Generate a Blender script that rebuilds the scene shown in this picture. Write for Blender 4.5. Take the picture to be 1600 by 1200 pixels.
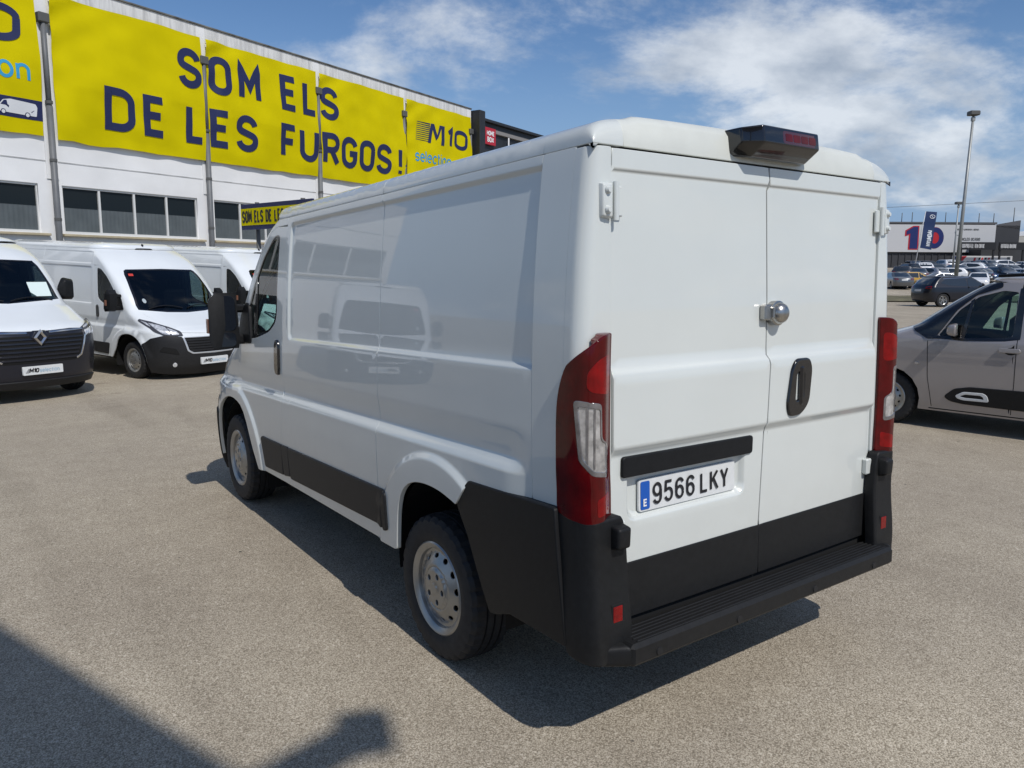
import bpy, bmesh, math, random
import numpy as np
from mathutils import Vector, Matrix
from mathutils.geometry import delaunay_2d_cdt
random.seed(7); RNG = np.random.default_rng(7)
for _o in list(bpy.data.objects): bpy.data.objects.remove(_o)
SC = bpy.context.scene; COL = SC.collection
R = math.radians; PI = math.pi

# ---------------------------------------------------------------- camera
CAM_P = (-2.6407, -1.8944, 1.7659)
cd = bpy.data.cameras.new('camera'); cam = bpy.data.objects.new('camera', cd); COL.objects.link(cam)
cd.sensor_width = 36.0; cd.lens = 36.0 * 1204.55 / 1600; cd.clip_start = .05; cd.clip_end = 3000
_Rz = Matrix.Rotation(-.623907, 3, 'Z'); _Rx = Matrix.Rotation(-.146313, 3, 'X'); _Ry = Matrix.Rotation(-.005885, 3, 'Y')
_M = (_Rz @ _Rx @ _Ry @ Matrix.Rotation(PI / 2, 3, 'X')).to_4x4(); _M.translation = CAM_P
cam.matrix_world = _M; SC.camera = cam

# ---------------------------------------------------------------- sky and sun
SUN_TO = Vector((-.05, -.85, 1.0)).normalized()
SUN_EL = math.asin(SUN_TO.z); SUN_AZ = math.atan2(SUN_TO.x, SUN_TO.y)
wd = bpy.data.worlds.new('World'); SC.world = wd; wd.use_nodes = True
nt = wd.node_tree; nt.nodes.clear(); SKYLOC = (11.78, 1.82, 0)
def wn(t, **k):
    n = nt.nodes.new(t)
    for a, v in k.items(): setattr(n, a, v)
    return n
def wl(a, b): nt.links.new(a, b)
sky = wn('ShaderNodeTexSky', sky_type='NISHITA', sun_disc=False, sun_elevation=SUN_EL, sun_rotation=SUN_AZ)
sky.altitude = 50; sky.air_density = 1.0; sky.dust_density = .25; sky.ozone_density = 1.4
tc = wn('ShaderNodeTexCoord')
sep = wn('ShaderNodeSeparateXYZ'); wl(tc.outputs['Generated'], sep.inputs[0])
zc = wn('ShaderNodeMath', operation='MAXIMUM'); wl(sep.outputs[2], zc.inputs[0]); zc.inputs[1].default_value = .0
za = wn('ShaderNodeMath', operation='ADD'); wl(zc.outputs[0], za.inputs[0]); za.inputs[1].default_value = .34
dv = wn('ShaderNodeVectorMath', operation='DIVIDE'); wl(tc.outputs['Generated'], dv.inputs[0])
cb = wn('ShaderNodeCombineXYZ')
for i in range(3): wl(za.outputs[0], cb.inputs[i])
wl(cb.outputs[0], dv.inputs[1])
mp = wn('ShaderNodeMapping'); wl(dv.outputs[0], mp.inputs[0])
mp.inputs['Location'].default_value = SKYLOC; mp.inputs['Rotation'].default_value = (0, 0, R(30)); mp.inputs['Scale'].default_value = (1.25, 1.5, 1.0)
def cnoise(scale, detail, rough, dist=0.0):
    n = wn('ShaderNodeTexNoise'); n.inputs['Scale'].default_value = scale; n.inputs['Detail'].default_value = detail; n.inputs['Roughness'].default_value = rough; n.inputs['Distortion'].default_value = dist; wl(mp.outputs[0], n.inputs['Vector']); return n
def cramp(src, p0, c0, p1, c1):
    r = wn('ShaderNodeValToRGB'); wl(src, r.inputs[0]); e = r.color_ramp.elements; e[0].position = p0; e[0].color = (*c0, 1); e[1].position = p1; e[1].color = (*c1, 1); return r
n1 = cnoise(1.15, 12, .62, .2); n3 = cnoise(.42, 2, .5); n2 = cnoise(2.6, 8, .58)
big = cramp(n3.outputs['Fac'], .38, (.0,) * 3, .62, (.16,) * 3)
ad = wn('ShaderNodeMath', operation='ADD'); wl(n1.outputs['Fac'], ad.inputs[0]); wl(big.outputs[0], ad.inputs[1])
r1 = cramp(ad.outputs[0], .54, (0, 0, 0), .70, (1, 1, 1)); r1.color_ramp.interpolation = 'EASE'
r2 = cramp(n2.outputs['Fac'], .36, (4.0, 4.5, 5.2), .62, (8.0, 8.35, 8.7))
hs = wn('ShaderNodeHueSaturation'); hs.inputs['Saturation'].default_value = 1.18; hs.inputs['Value'].default_value = .86; wl(sky.outputs[0], hs.inputs['Color'])
cf = wn('ShaderNodeMath', operation='MULTIPLY'); wl(r1.outputs[0], cf.inputs[0]); cf.inputs[1].default_value = .78
wb = wn('ShaderNodeMixRGB', blend_type='MULTIPLY'); wb.inputs[0].default_value = 1; wb.inputs[2].default_value = (.96, .98, 1.08, 1); wl(hs.outputs[0], wb.inputs[1])
hz1 = wn('ShaderNodeMapRange'); wl(zc.outputs[0], hz1.inputs[0]); hz1.inputs[1].default_value = .0; hz1.inputs[2].default_value = .30; hz1.inputs[3].default_value = 1; hz1.inputs[4].default_value = 0; hz1.interpolation_type = 'SMOOTHSTEP'
hzm = wn('ShaderNodeMixRGB'); wl(hz1.outputs[0], hzm.inputs[0]); wl(wb.outputs[0], hzm.inputs[1]); hzm.inputs[2].default_value = (2.2, 3.5, 5.5, 1)
mx = wn('ShaderNodeMixRGB'); wl(cf.outputs[0], mx.inputs[0]); wl(hzm.outputs[0], mx.inputs[1]); wl(r2.outputs[0], mx.inputs[2])
bg = wn('ShaderNodeBackground'); bg.inputs[1].default_value = .102; wl(mx.outputs[0], bg.inputs[0])
wo = wn('ShaderNodeOutputWorld'); wl(bg.outputs[0], wo.inputs[0])
sd = bpy.data.lights.new('sun', 'SUN'); sd.energy = 3.15; sd.angle = R(.55); sd.color = (1, .965, .92)
sun = bpy.data.objects.new('sun', sd); COL.objects.link(sun)
sun.rotation_euler = SUN_TO.to_track_quat('Z', 'Y').to_euler(); sun.location = SUN_TO * 60
vs = SC.view_settings; vs.view_transform = 'Standard'; vs.look = 'None'; vs.exposure = 0.06; vs.gamma = 1.0; vs.use_curve_mapping = False

# ---------------------------------------------------------------- materials
MATS = {}
def mat(name, col, rough=.5, metal=0, coat=0, noise=0, nscale=8, bump=0, bscale=60, ior=1.45, spec=None, trans=0, alpha=1, emit=None, detail=5):
    if name in MATS: return MATS[name]
    m = bpy.data.materials.new(name); m.use_nodes = True; t = m.node_tree; b = t.nodes['Principled BSDF']
    b.inputs['Base Color'].default_value = (*col, 1); b.inputs['Roughness'].default_value = rough; b.inputs['Metallic'].default_value = metal
    b.inputs['IOR'].default_value = ior; b.inputs['Coat Weight'].default_value = coat; b.inputs['Coat Roughness'].default_value = .02; b.inputs['Coat IOR'].default_value = 1.56
    b.inputs['Transmission Weight'].default_value = trans; b.inputs['Alpha'].default_value = alpha
    if spec is not None: b.inputs['Specular IOR Level'].default_value = spec
    tc = t.nodes.new('ShaderNodeTexCoord')
    if noise:
        n = t.nodes.new('ShaderNodeTexNoise'); n.inputs['Scale'].default_value = nscale; n.inputs['Detail'].default_value = detail
        t.links.new(tc.outputs['Object'], n.inputs['Vector'])
        r = t.nodes.new('ShaderNodeValToRGB'); t.links.new(n.outputs['Fac'], r.inputs[0])
        r.color_ramp.elements[0].position = .3; r.color_ramp.elements[1].position = .7
        r.color_ramp.elements[0].color = (*[c * (1 - noise) for c in col], 1); r.color_ramp.elements[1].color = (*[min(1, c * (1 + noise)) for c in col], 1)
        t.links.new(r.outputs[0], b.inputs['Base Color'])
    if bump:
        n = t.nodes.new('ShaderNodeTexNoise'); n.inputs['Scale'].default_value = bscale; n.inputs['Detail'].default_value = 3
        t.links.new(tc.outputs['Object'], n.inputs['Vector'])
        bp = t.nodes.new('ShaderNodeBump'); bp.inputs['Strength'].default_value = bump; bp.inputs['Distance'].default_value = .01
        t.links.new(n.outputs['Fac'], bp.inputs['Height']); t.links.new(bp.outputs[0], b.inputs['Normal'])
    if emit: b.inputs['Emission Color'].default_value = (*emit, 1); b.inputs['Emission Strength'].default_value = 1
    MATS[name] = m; return m
def glass_mat(name, tint, refl=1.0, dark=0.0):
    """thin pane: clear reflection over tinted see-through"""
    if name in MATS: return MATS[name]
    m = bpy.data.materials.new(name); m.use_nodes = True; t = m.node_tree; t.nodes.clear()
    o = t.nodes.new('ShaderNodeOutputMaterial'); tr = t.nodes.new('ShaderNodeBsdfTransparent'); tr.inputs[0].default_value = (*tint, 1)
    g = t.nodes.new('ShaderNodeBsdfGlossy'); g.inputs['Roughness'].default_value = .015; g.inputs[0].default_value = (refl, refl, refl, 1)
    f = t.nodes.new('ShaderNodeFresnel'); ge = t.nodes.new('ShaderNodeNewGeometry'); ma = t.nodes.new('ShaderNodeMath'); ma.operation = 'MULTIPLY_ADD'; t.links.new(ge.outputs['Backfacing'], ma.inputs[0]); ma.inputs[1].default_value = -.8333; ma.inputs[2].default_value = 1.5; t.links.new(ma.outputs[0], f.inputs[0])
    mx = t.nodes.new('ShaderNodeMixShader'); t.links.new(f.outputs[0], mx.inputs[0]); t.links.new(tr.outputs[0], mx.inputs[1]); t.links.new(g.outputs[0], mx.inputs[2])
    t.links.new(mx.outputs[0], o.inputs[0]); MATS[name] = m; return m
WHITE = mat('white_paint', (.63, .655, .625), .32, coat=1.0, noise=.018, nscale=3, bump=.010, bscale=1.7)
WHITE2 = mat('white_paint_parked', (.72, .75, .76), .3, coat=1.0, noise=.02, nscale=3)
def add_dust(m, col, z0, z1, amt, dz=0.0):
    """thin road dust that gathers low on the bodywork, broken up by noise"""
    t = m.node_tree; b = t.nodes['Principled BSDF']; src = b.inputs['Base Color'].links[0].from_socket
    tc = t.nodes.new('ShaderNodeTexCoord'); sp = t.nodes.new('ShaderNodeSeparateXYZ'); t.links.new(tc.outputs['Object'], sp.inputs[0])
    mr = t.nodes.new('ShaderNodeMapRange'); t.links.new(sp.outputs[2], mr.inputs[0]); mr.inputs[1].default_value = z0; mr.inputs[2].default_value = z1; mr.inputs[3].default_value = 0; mr.inputs[4].default_value = amt
    n = t.nodes.new('ShaderNodeTexNoise'); n.inputs['Scale'].default_value = 9; n.inputs['Detail'].default_value = 9; n.inputs['Roughness'].default_value = .72; t.links.new(tc.outputs['Object'], n.inputs['Vector'])
    mu = t.nodes.new('ShaderNodeMath'); mu.operation = 'MULTIPLY'; t.links.new(mr.outputs[0], mu.inputs[0]); t.links.new(n.outputs['Fac'], mu.inputs[1])
    mx_ = t.nodes.new('ShaderNodeMixRGB'); t.links.new(mu.outputs[0], mx_.inputs[0]); t.links.new(src, mx_.inputs[1]); mx_.inputs[2].default_value = (*col, 1); t.links.new(mx_.outputs[0], b.inputs['Base Color'])
CREAM = mat('roof_end_paint', (.62, .635, .585), .42, coat=.3, noise=.05, nscale=6)
BLACKP = mat('black_plastic', (.0085, .009, .010), .5, spec=.28, noise=.18, nscale=40, bump=.12, bscale=500)
BLACKP2 = mat('dark_grey_plastic', (.013, .0135, .015), .5, spec=.3, noise=.15, nscale=40, bump=.1, bscale=400)
BLACKG = mat('gloss_black', (.006, .006, .007), .14, coat=.6)
add_dust(WHITE, (.30, .27, .22), 1.0, .42, .42)
add_dust(BLACKP, (.16, .145, .12), 1.2, .3, .07); add_dust(BLACKP2, (.16, .145, .12), 1.0, .4, .07)
RUBBER = mat('tyre_rubber', (.016, .016, .017), .72, noise=.3, nscale=30, bump=.15, bscale=200)
DARK = mat('dark_void', (.004, .004, .004), .9)
STEEL = mat('silver_wheel_paint', (.33, .33, .32), .30, metal=.75, noise=.1, nscale=12)
CHROME = mat('chrome', (.62, .62, .62), .12, metal=1)
ALU = mat('satin_steel', (.42, .41, .39), .28, metal=1, noise=.12, nscale=30)
REDL = mat('red_lens', (.075, .0003, .001), .08, spec=.15, coat=.45, noise=.35, nscale=14)
REDB = mat('red_lens_bright', (.20, .001, .002), .08, spec=.15, coat=.45, noise=.3, nscale=20)
REDD = mat('red_lens_dark', (.05, .001, .004), .15, coat=1.0)
CLEARL = mat('clear_lamp_lens', (.55, .54, .53), .12, metal=.55, coat=1.0, noise=.5, nscale=26)
GREYL = mat('grey_lamp_lens', (.22, .21, .21), .15, metal=.5, coat=1.0, noise=.4, nscale=20)
HEAD = mat('headlamp_reflector', (.62, .63, .64), .18, metal=.35, coat=1.0, noise=.45, nscale=22)
HEADG = mat('headlamp_bezel', (.05, .05, .055), .2, coat=.5)
GLASS = glass_mat('cab_glass', (.55, .72, .68))
GLASSD = glass_mat('dark_windscreen', (.22, .27, .28))
GLASSF = mat('far_car_glass', (.02, .026, .03), .06, coat=1)
SEAT = mat('seat_fabric', (.02, .02, .023), .85, noise=.3, nscale=40)
DASH = mat('dashboard', (.018, .018, .02), .6)
PAPER = mat('paper_sheet', (.62, .72, .70), .8)
PLATEW = mat('plate_white', (.66, .67, .66), .45, noise=.05, nscale=30)
PLATEB = mat('plate_blue', (.01, .09, .42), .4)
INK = mat('black_ink', (.012, .012, .014), .5)
INKW = mat('white_ink', (.8, .8, .8), .5)
NAVY = mat('navy_print', (.012, .018, .075), .55)
CYAN = mat('light_blue_print', (.03, .30, .55), .55)
GREYBLUE = mat('grey_blue_print', (.35, .48, .58), .5)
# ---------------------------------------------------------------- object helpers
XF = [None]          # vertex transform (numpy N,3 -> N,3) for the body under construction
def link(o, parent=None):
    COL.objects.link(o)
    if parent is not None: o.parent = parent
    return o
def obj(name, V, F, m, parent=None, smooth=False, xf=True):
    V = np.asarray(V, float).reshape(-1, 3)
    if xf and XF[0] is not None: V = XF[0](V)
    me = bpy.data.meshes.new(name); me.from_pydata(V.tolist(), [], [list(map(int, f)) for f in F])
    ms = m if isinstance(m, (list, tuple)) else [m]
    for k in ms: me.materials.append(k)
    if smooth: me.polygons.foreach_set('use_smooth', [True] * len(me.polygons))
    me.update()
    return link(bpy.data.objects.new(name, me), parent)
def tag(o, label=None, cat=None, group=None, kind=None):
    if label: o['label'] = label
    if cat: o['category'] = cat
    if group: o['group'] = group
    if kind: o['kind'] = kind
    return o
def thing(name, label, cat, loc=(0, 0, 0), rz=0, group=None):
    o = bpy.data.objects.new(name, None); o.empty_display_size = .2; link(o)
    o.location = loc; o.rotation_euler = (0, 0, rz); return tag(o, label, cat, group)
def struct(name, V, F, m, smooth=False): return tag(obj(name, V, F, m, None, smooth, False), kind='structure')
def dup(root, loc=None, rz=None, label=None, matmap=None, parent=None):
    def cp(o, par):
        c = o.copy(); link(c, par)
        if matmap and o.type == 'MESH':
            for i, s in enumerate(o.material_slots):
                if s.material and s.material.name in matmap:
                    c.material_slots[i].link = 'OBJECT'; c.material_slots[i].material = matmap[s.material.name]
        for ch in KIDS.get(o.name, [x for x in o.children]): cp(ch, c)
        return c
    KIDS = {}
    c = cp(root, parent)
    if loc is not None: c.location = loc
    if rz is not None: c.rotation_euler = (0, 0, rz)
    if label: c['label'] = label
    return c
class MB:
    """mesh collector"""
    def __init__(s): s.V = []; s.F = []; s.n = 0; s.MI = []
    def add(s, V, F, mi=0):
        V = np.asarray(V, float).reshape(-1, 3); s.V.append(V); s.F += [[i + s.n for i in f] for f in F]; s.MI += [mi] * len(F); s.n += len(V); return s
    def box(s, c, d, rot=None, bev=0, mi=0):
        c = np.array(c, float); h = np.array(d, float) / 2
        if bev <= 0:
            V = np.array([[x, y, z] for x in (-1, 1) for y in (-1, 1) for z in (-1, 1)]) * h
            F = [(0, 1, 3, 2), (4, 6, 7, 5), (0, 4, 5, 1), (2, 3, 7, 6), (0, 2, 6, 4), (1, 5, 7, 3)]
        else:
            b = min(bev, h.min() * .98); V = []; 
            for sx in (-1, 1):
                for sy in (-1, 1):
                    for sz in (-1, 1):
                        p = np.array([sx, sy, sz]) * h
                        V += [p - [0, sy * b, sz * b], p - [sx * b, 0, sz * b], p - [sx * b, sy * b, 0]]
            V = np.array(V)
            def i(sx, sy, sz, k): return ((sx > 0) * 4 + (sy > 0) * 2 + (sz > 0)) * 3 + k
            F = []
            F += [[i(-1, -1, -1, 0), i(-1, -1, 1, 0), i(-1, 1, 1, 0), i(-1, 1, -1, 0)], [i(1, -1, -1, 0), i(1, 1, -1, 0), i(1, 1, 1, 0), i(1, -1, 1, 0)]]
            F += [[i(-1, -1, -1, 1), i(1, -1, -1, 1), i(1, -1, 1, 1), i(-1, -1, 1, 1)], [i(-1, 1, -1, 1), i(-1, 1, 1, 1), i(1, 1, 1, 1), i(1, 1, -1, 1)]]
            F += [[i(-1, -1, -1, 2), i(-1, 1, -1, 2), i(1, 1, -1, 2), i(1, -1, -1, 2)], [i(-1, -1, 1, 2), i(1, -1, 1, 2), i(1, 1, 1, 2), i(-1, 1, 1, 2)]]
            for a in (-1, 1):
                for b2 in (-1, 1):
                    F.append([i(a, b2, -1, 0), i(a, b2, 1, 0), i(a, b2, 1, 1), i(a, b2, -1, 1)][::(1 if a * b2 < 0 else -1)])
                    F.append([i(a, -1, b2, 0), i(a, 1, b2, 0), i(a, 1, b2, 2), i(a, -1, b2, 2)][::(-1 if a * b2 < 0 else 1)])
                    F.append([i(-1, a, b2, 1), i(1, a, b2, 1), i(1, a, b2, 2), i(-1, a, b2, 2)][::(1 if a * b2 < 0 else -1)])
            for sx in (-1, 1):
                for sy in (-1, 1):
                    for sz in (-1, 1):
                        f = [i(sx, sy, sz, k) for k in range(3)]; F.append(f if sx * sy * sz > 0 else f[::-1])
        if rot is not None: V = V @ np.array(rot.to_matrix() if hasattr(rot, 'to_matrix') else rot).T
        return s.add(V + c, F, mi)
    def tube(s, pts, r, seg=10, caps=True, mi=0):
        pts = [np.array(p, float) for p in pts]; rs = r if isinstance(r, (list, tuple)) else [r] * len(pts)
        V = []; up = None
        for k, p in enumerate(pts):
            t = pts[min(k + 1, len(pts) - 1)] - pts[max(k - 1, 0)]; t /= np.linalg.norm(t) + 1e-12
            if up is None: up = np.array([0, 0, 1.]) if abs(t[2]) < .9 else np.array([1., 0, 0])
            a = np.cross(t, up); a /= np.linalg.norm(a) + 1e-12; b = np.cross(a, t); up = b
            for j in range(seg):
                q = 2 * PI * j / seg; V.append(p + rs[k] * (a * math.cos(q) + b * math.sin(q)))
        F = []
        for k in range(len(pts) - 1):
            for j in range(seg):
                F.append((k * seg + j, k * seg + (j + 1) % seg, (k + 1) * seg + (j + 1) % seg, (k + 1) * seg + j)[::-1])
        if caps: F.append(list(range(seg))); F.append(list(range((len(pts) - 1) * seg, len(pts) * seg))[::-1])
        return s.add(V, F, mi)
    def lathe(s, prof, seg=48, axis='x', c=(0, 0, 0), mi=0, rmod=None):
        """prof: (axial, radius)"""
        V = []
        for a, r in prof:
            for j in range(seg):
                q = 2 * PI * j / seg; rr = r if rmod is None else rmod(a, r, j)
                V.append((a, rr * math.cos(q), rr * math.sin(q)) if axis == 'x' else ((rr * math.cos(q), rr * math.sin(q), a) if axis == 'z' else (rr * math.cos(q), a, rr * math.sin(q))))
        F = []
        for k in range(len(prof) - 1):
            for j in range(seg): F.append((k * seg + j, k * seg + (j + 1) % seg, (k + 1) * seg + (j + 1) % seg, (k + 1) * seg + j))
        return s.add(np.array(V) + np.array(c), F, mi)
    def prism(s, poly, h0, h1, axis='z', mi=0):
        n = len(poly)
        def P(a, b, h): return {'z': (a, b, h), 'y': (a, h, b), 'x': (h, a, b)}[axis]
        V = [P(a, b, h0) for a, b in poly] + [P(a, b, h1) for a, b in poly]
        F = [list(range(n))[::-1], list(range(n, 2 * n))] + [(k, (k + 1) % n, n + (k + 1) % n, n + k) for k in range(n)]
        return s.add(V, F, mi)
    def build(s, name, m, parent=None, smooth=False, xf=True, fix=True):
        o = obj(name, np.concatenate(s.V), s.F, m, parent, smooth, xf)
        if len(set(s.MI)) > 1: o.data.polygons.foreach_set('material_index', s.MI)
        if fix:
            bm = bmesh.new(); bm.from_mesh(o.data); bmesh.ops.recalc_face_normals(bm, faces=bm.faces); bm.to_mesh(o.data); bm.free()
        return o
def smooth_by_angle(o, deg=35):
    me = o.data; bm = bmesh.new(); bm.from_mesh(me)
    for f in bm.faces: f.smooth = True
    for e in bm.edges:
        if len(e.link_faces) == 2: e.smooth = e.calc_face_angle(0) < R(deg)
    bm.to_mesh(me); bm.free(); return o

# ---- sheets: panels over a 2-D outline, mapped on to a surface
def dens(poly, res, closed=True):
    out = []; n = len(poly)
    for k in range(n if closed else n - 1):
        a = np.array(poly[k], float); b = np.array(poly[(k + 1) % n], float); m = max(1, int(math.ceil(np.linalg.norm(b - a) / res)))
        for j in range(m): out.append(a + (b - a) * j / m)
    if not closed: out.append(np.array(poly[-1], float))
    return np.array(out)
def inpoly(P, poly):
    x, y = P[:, 0], P[:, 1]; r = np.zeros(len(P), bool); n = len(poly); j = n - 1
    for i in range(n):
        xi, yi = poly[i]; xj, yj = poly[j]
        if yi != yj:
            c = ((yi > y) != (yj > y)) & (x < (xj - xi) * (y - yi) / (yj - yi) + xi); r ^= c
        j = i
    return r
def rrect(x0, z0, x1, z1, r, n=5):
    out = []
    for cx, cz, a0 in ((x1 - r, z0 + r, -90), (x1 - r, z1 - r, 0), (x0 + r, z1 - r, 90), (x0 + r, z0 + r, 180)):
        for k in range(n + 1): a = R(a0 + 90 * k / n); out.append((cx + r * math.cos(a), cz + r * math.sin(a)))
    return out
def rpoly(poly, r, n=4):
    """round the corners of a polygon"""
    out = []; N = len(poly); rs = r if isinstance(r, (list, tuple)) else [r] * N
    for k in range(N):
        p = np.array(poly[k], float); a = np.array(poly[k - 1], float) - p; b = np.array(poly[(k + 1) % N], float) - p
        la, lb = np.linalg.norm(a), np.linalg.norm(b); d = min(rs[k], la * .45, lb * .45)
        if d <= 1e-5: out.append(tuple(p)); continue
        p0 = p + a / la * d; p1 = p + b / lb * d
        for j in range(n + 1):
            t = j / n; out.append(tuple((1 - t) ** 2 * p0 + 2 * t * (1 - t) * p + t * t * p1))
    return out
def circ(cx, cy, r, n=32, ry=None): return [(cx + r * math.cos(2 * PI * k / n), cy + (ry or r) * math.sin(2 * PI * k / n)) for k in range(n)]
def sheet(name, outer, fmap, m, parent=None, res=.05, holes=(), lines=(), lift=0.0, roll=.004, flange=.02, ctr=(0, 2.4, 1.0), bres=None, flip=None, mirror=False, lres=None):
    bres = bres or res; lres = lres or bres; loops = [dens(outer, bres)] + [dens(h, bres) for h in holes]
    pts = []; edges = []
    for L in loops:
        n0 = len(pts); pts += list(L); edges += [(n0 + k, n0 + (k + 1) % len(L)) for k in range(len(L))]
    for L in lines:
        D = dens(L, lres, False); D = D[inpoly(D, loops[0])]
        for h in loops[1:]: D = D[~inpoly(D, h)]
        pts += list(D)
    allp = np.array(pts); lo, hi = loops[0].min(0), loops[0].max(0)
    gx = np.arange(lo[0] + res * .5, hi[0], res); gy = np.arange(lo[1] + res * .43, hi[1], res * .87)
    if len(gx) and len(gy):
        G = np.array([(x + (res * .5 if j % 2 else 0), y) for j, y in enumerate(gy) for x in gx])
        k = inpoly(G, loops[0])
        for h in loops[1:]: k &= ~inpoly(G, h)
        G = G[k]
        if len(G):
            keep = np.ones(len(G), bool)
            for s in range(0, len(G), 2000):
                d = ((G[s:s + 2000, None, :] - allp[None]) ** 2).sum(-1).min(1); keep[s:s + 2000] = d > (res * .55) ** 2
            pts = pts + list(G[keep])
    vo, eo, fo, *_ = delaunay_2d_cdt([Vector(p) for p in pts], edges, [], 0, 1e-6)
    V2 = np.array([tuple(v) for v in vo]); F = np.array([f for f in fo if len(f) == 3])
    c = V2[F].mean(1); k = inpoly(c, loops[0])
    for h in loops[1:]: k &= ~inpoly(c, h)
    F = F[k]; P = np.asarray(fmap(V2[:, 0], V2[:, 1]), float)
    if P.shape[0] == 3 and P.shape[1] != 3: P = P.T
    used = np.unique(F); rem = -np.ones(len(P), int); rem[used] = np.arange(len(used)); P = P[used]; F = rem[F]
    fn = np.cross(P[F[:, 1]] - P[F[:, 0]], P[F[:, 2]] - P[F[:, 0]])
    if flip is None:
        if ((fn * (P[F].mean(1) - np.array(ctr))).sum() < 0): F = F[:, ::-1]; fn = -fn
    elif flip: F = F[:, ::-1]; fn = -fn
    vn = np.zeros_like(P)
    for j in range(3): np.add.at(vn, F[:, j], fn)
    vn /= np.linalg.norm(vn, axis=1)[:, None] + 1e-12
    e = .0025; u0, v0 = V2[used, 0], V2[used, 1]
    def _f(a, b):
        q = np.asarray(fmap(a, b), float); return q.T if q.shape[0] == 3 and q.shape[1] != 3 else q
    an = np.cross(_f(u0 + e, v0) - _f(u0 - e, v0), _f(u0, v0 + e) - _f(u0, v0 - e)); ln_ = np.linalg.norm(an, axis=1)
    an = an / (ln_[:, None] + 1e-15); dt_ = (an * vn).sum(1); an[dt_ < 0] *= -1
    ok = (ln_ > 1e-12) & (np.abs(dt_) > .5) & np.isfinite(an).all(1); vn[ok] = an[ok]
    NV = vn
    P = P + vn * lift
    FF = [tuple(f) for f in F]
    if roll or flange:
        ed = {}
        for a, b, c_ in FF:
            for e in ((a, b), (b, c_), (c_, a)): ed[e] = 1
        bd = [e for e in ed if (e[1], e[0]) not in ed]
        o = np.zeros_like(P)
        for a, b in bd:
            d = P[b] - P[a]; d /= np.linalg.norm(d) + 1e-12
            for v in (a, b): o[v] += np.cross(d, vn[v])
        bv = sorted({v for e in bd for v in e}); ix = {v: i for i, v in enumerate(bv)}; nb = len(bv); base = len(P)
        on = o[bv]; on /= np.linalg.norm(on, axis=1)[:, None] + 1e-12; nv = vn[bv]; B = P[bv]; rr = max(roll, .0005)
        rings = [B + on * rr * .7 - nv * rr * .3, B + on * rr - nv * rr, B + on * rr - nv * (rr + flange)]
        P = np.concatenate([P] + rings); n1_ = on * .55 + nv * .83
        NV = np.concatenate([vn, n1_, on * .97 + nv * .2, on])
        for a, b in bd:
            A = [a, base + ix[a], base + nb + ix[a], base + 2 * nb + ix[a]]; Bq = [b, base + ix[b], base + nb + ix[b], base + 2 * nb + ix[b]]
            for k in range(3): FF.append((A[k], A[k + 1], Bq[k + 1], Bq[k]))
    if mirror: P = P * np.array([-1, 1, 1]); NV = NV * np.array([-1, 1, 1]); FF = [tuple(f[::-1]) for f in FF]
    o = obj(name, P, FF, m, parent, True)
    if XF[0] is not None: NV = XF[0](P + NV * .01) - XF[0](P)
    NV = NV / (np.linalg.norm(NV, axis=1)[:, None] + 1e-12)
    o.data.normals_split_custom_set_from_vertices(NV.tolist())
    return o
def both(name, *a, **k):
    """a part on the left side and its mirror image on the right"""
    l = sheet(name, *a, **k); r = sheet(name, *a, mirror=True, **k); return l, r
def pch(x, xs, ys):
    """smooth monotone interpolation"""
    xs = np.asarray(xs, float); ys = np.asarray(ys, float); h = np.diff(xs); d = np.diff(ys) / h
    m = np.empty_like(ys); m[0], m[-1] = d[0], d[-1]; a, b = d[:-1], d[1:]
    m[1:-1] = np.where(a * b > 0, 3 * (h[:-1] + h[1:]) / ((2 * h[1:] + h[:-1]) / np.where(a == 0, 1, a) + (h[1:] + 2 * h[:-1]) / np.where(b == 0, 1, b)), 0)
    x = np.clip(np.asarray(x, float), xs[0], xs[-1]); i = np.clip(np.searchsorted(xs, x) - 1, 0, len(h) - 1); t = (x - xs[i]) / h[i]
    return ys[i] * (1 + 2 * t) * (1 - t) ** 2 + h[i] * m[i] * t * (1 - t) ** 2 + ys[i + 1] * t * t * (3 - 2 * t) + h[i] * m[i + 1] * t * t * (t - 1)
def ss(a, b, x): t = np.clip((np.asarray(x, float) - a) / (b - a), 0, 1); return t * t * (3 - 2 * t)
def sdrr(x, y, x0, y0, x1, y1, r):
    """signed distance to a rounded rectangle (negative inside)"""
    qx = np.abs(x - (x0 + x1) / 2) - (x1 - x0) / 2 + r; qy = np.abs(y - (y0 + y1) / 2) - (y1 - y0) / 2 + r
    return np.hypot(np.maximum(qx, 0), np.maximum(qy, 0)) + np.minimum(np.maximum(qx, qy), 0) - r

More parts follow.
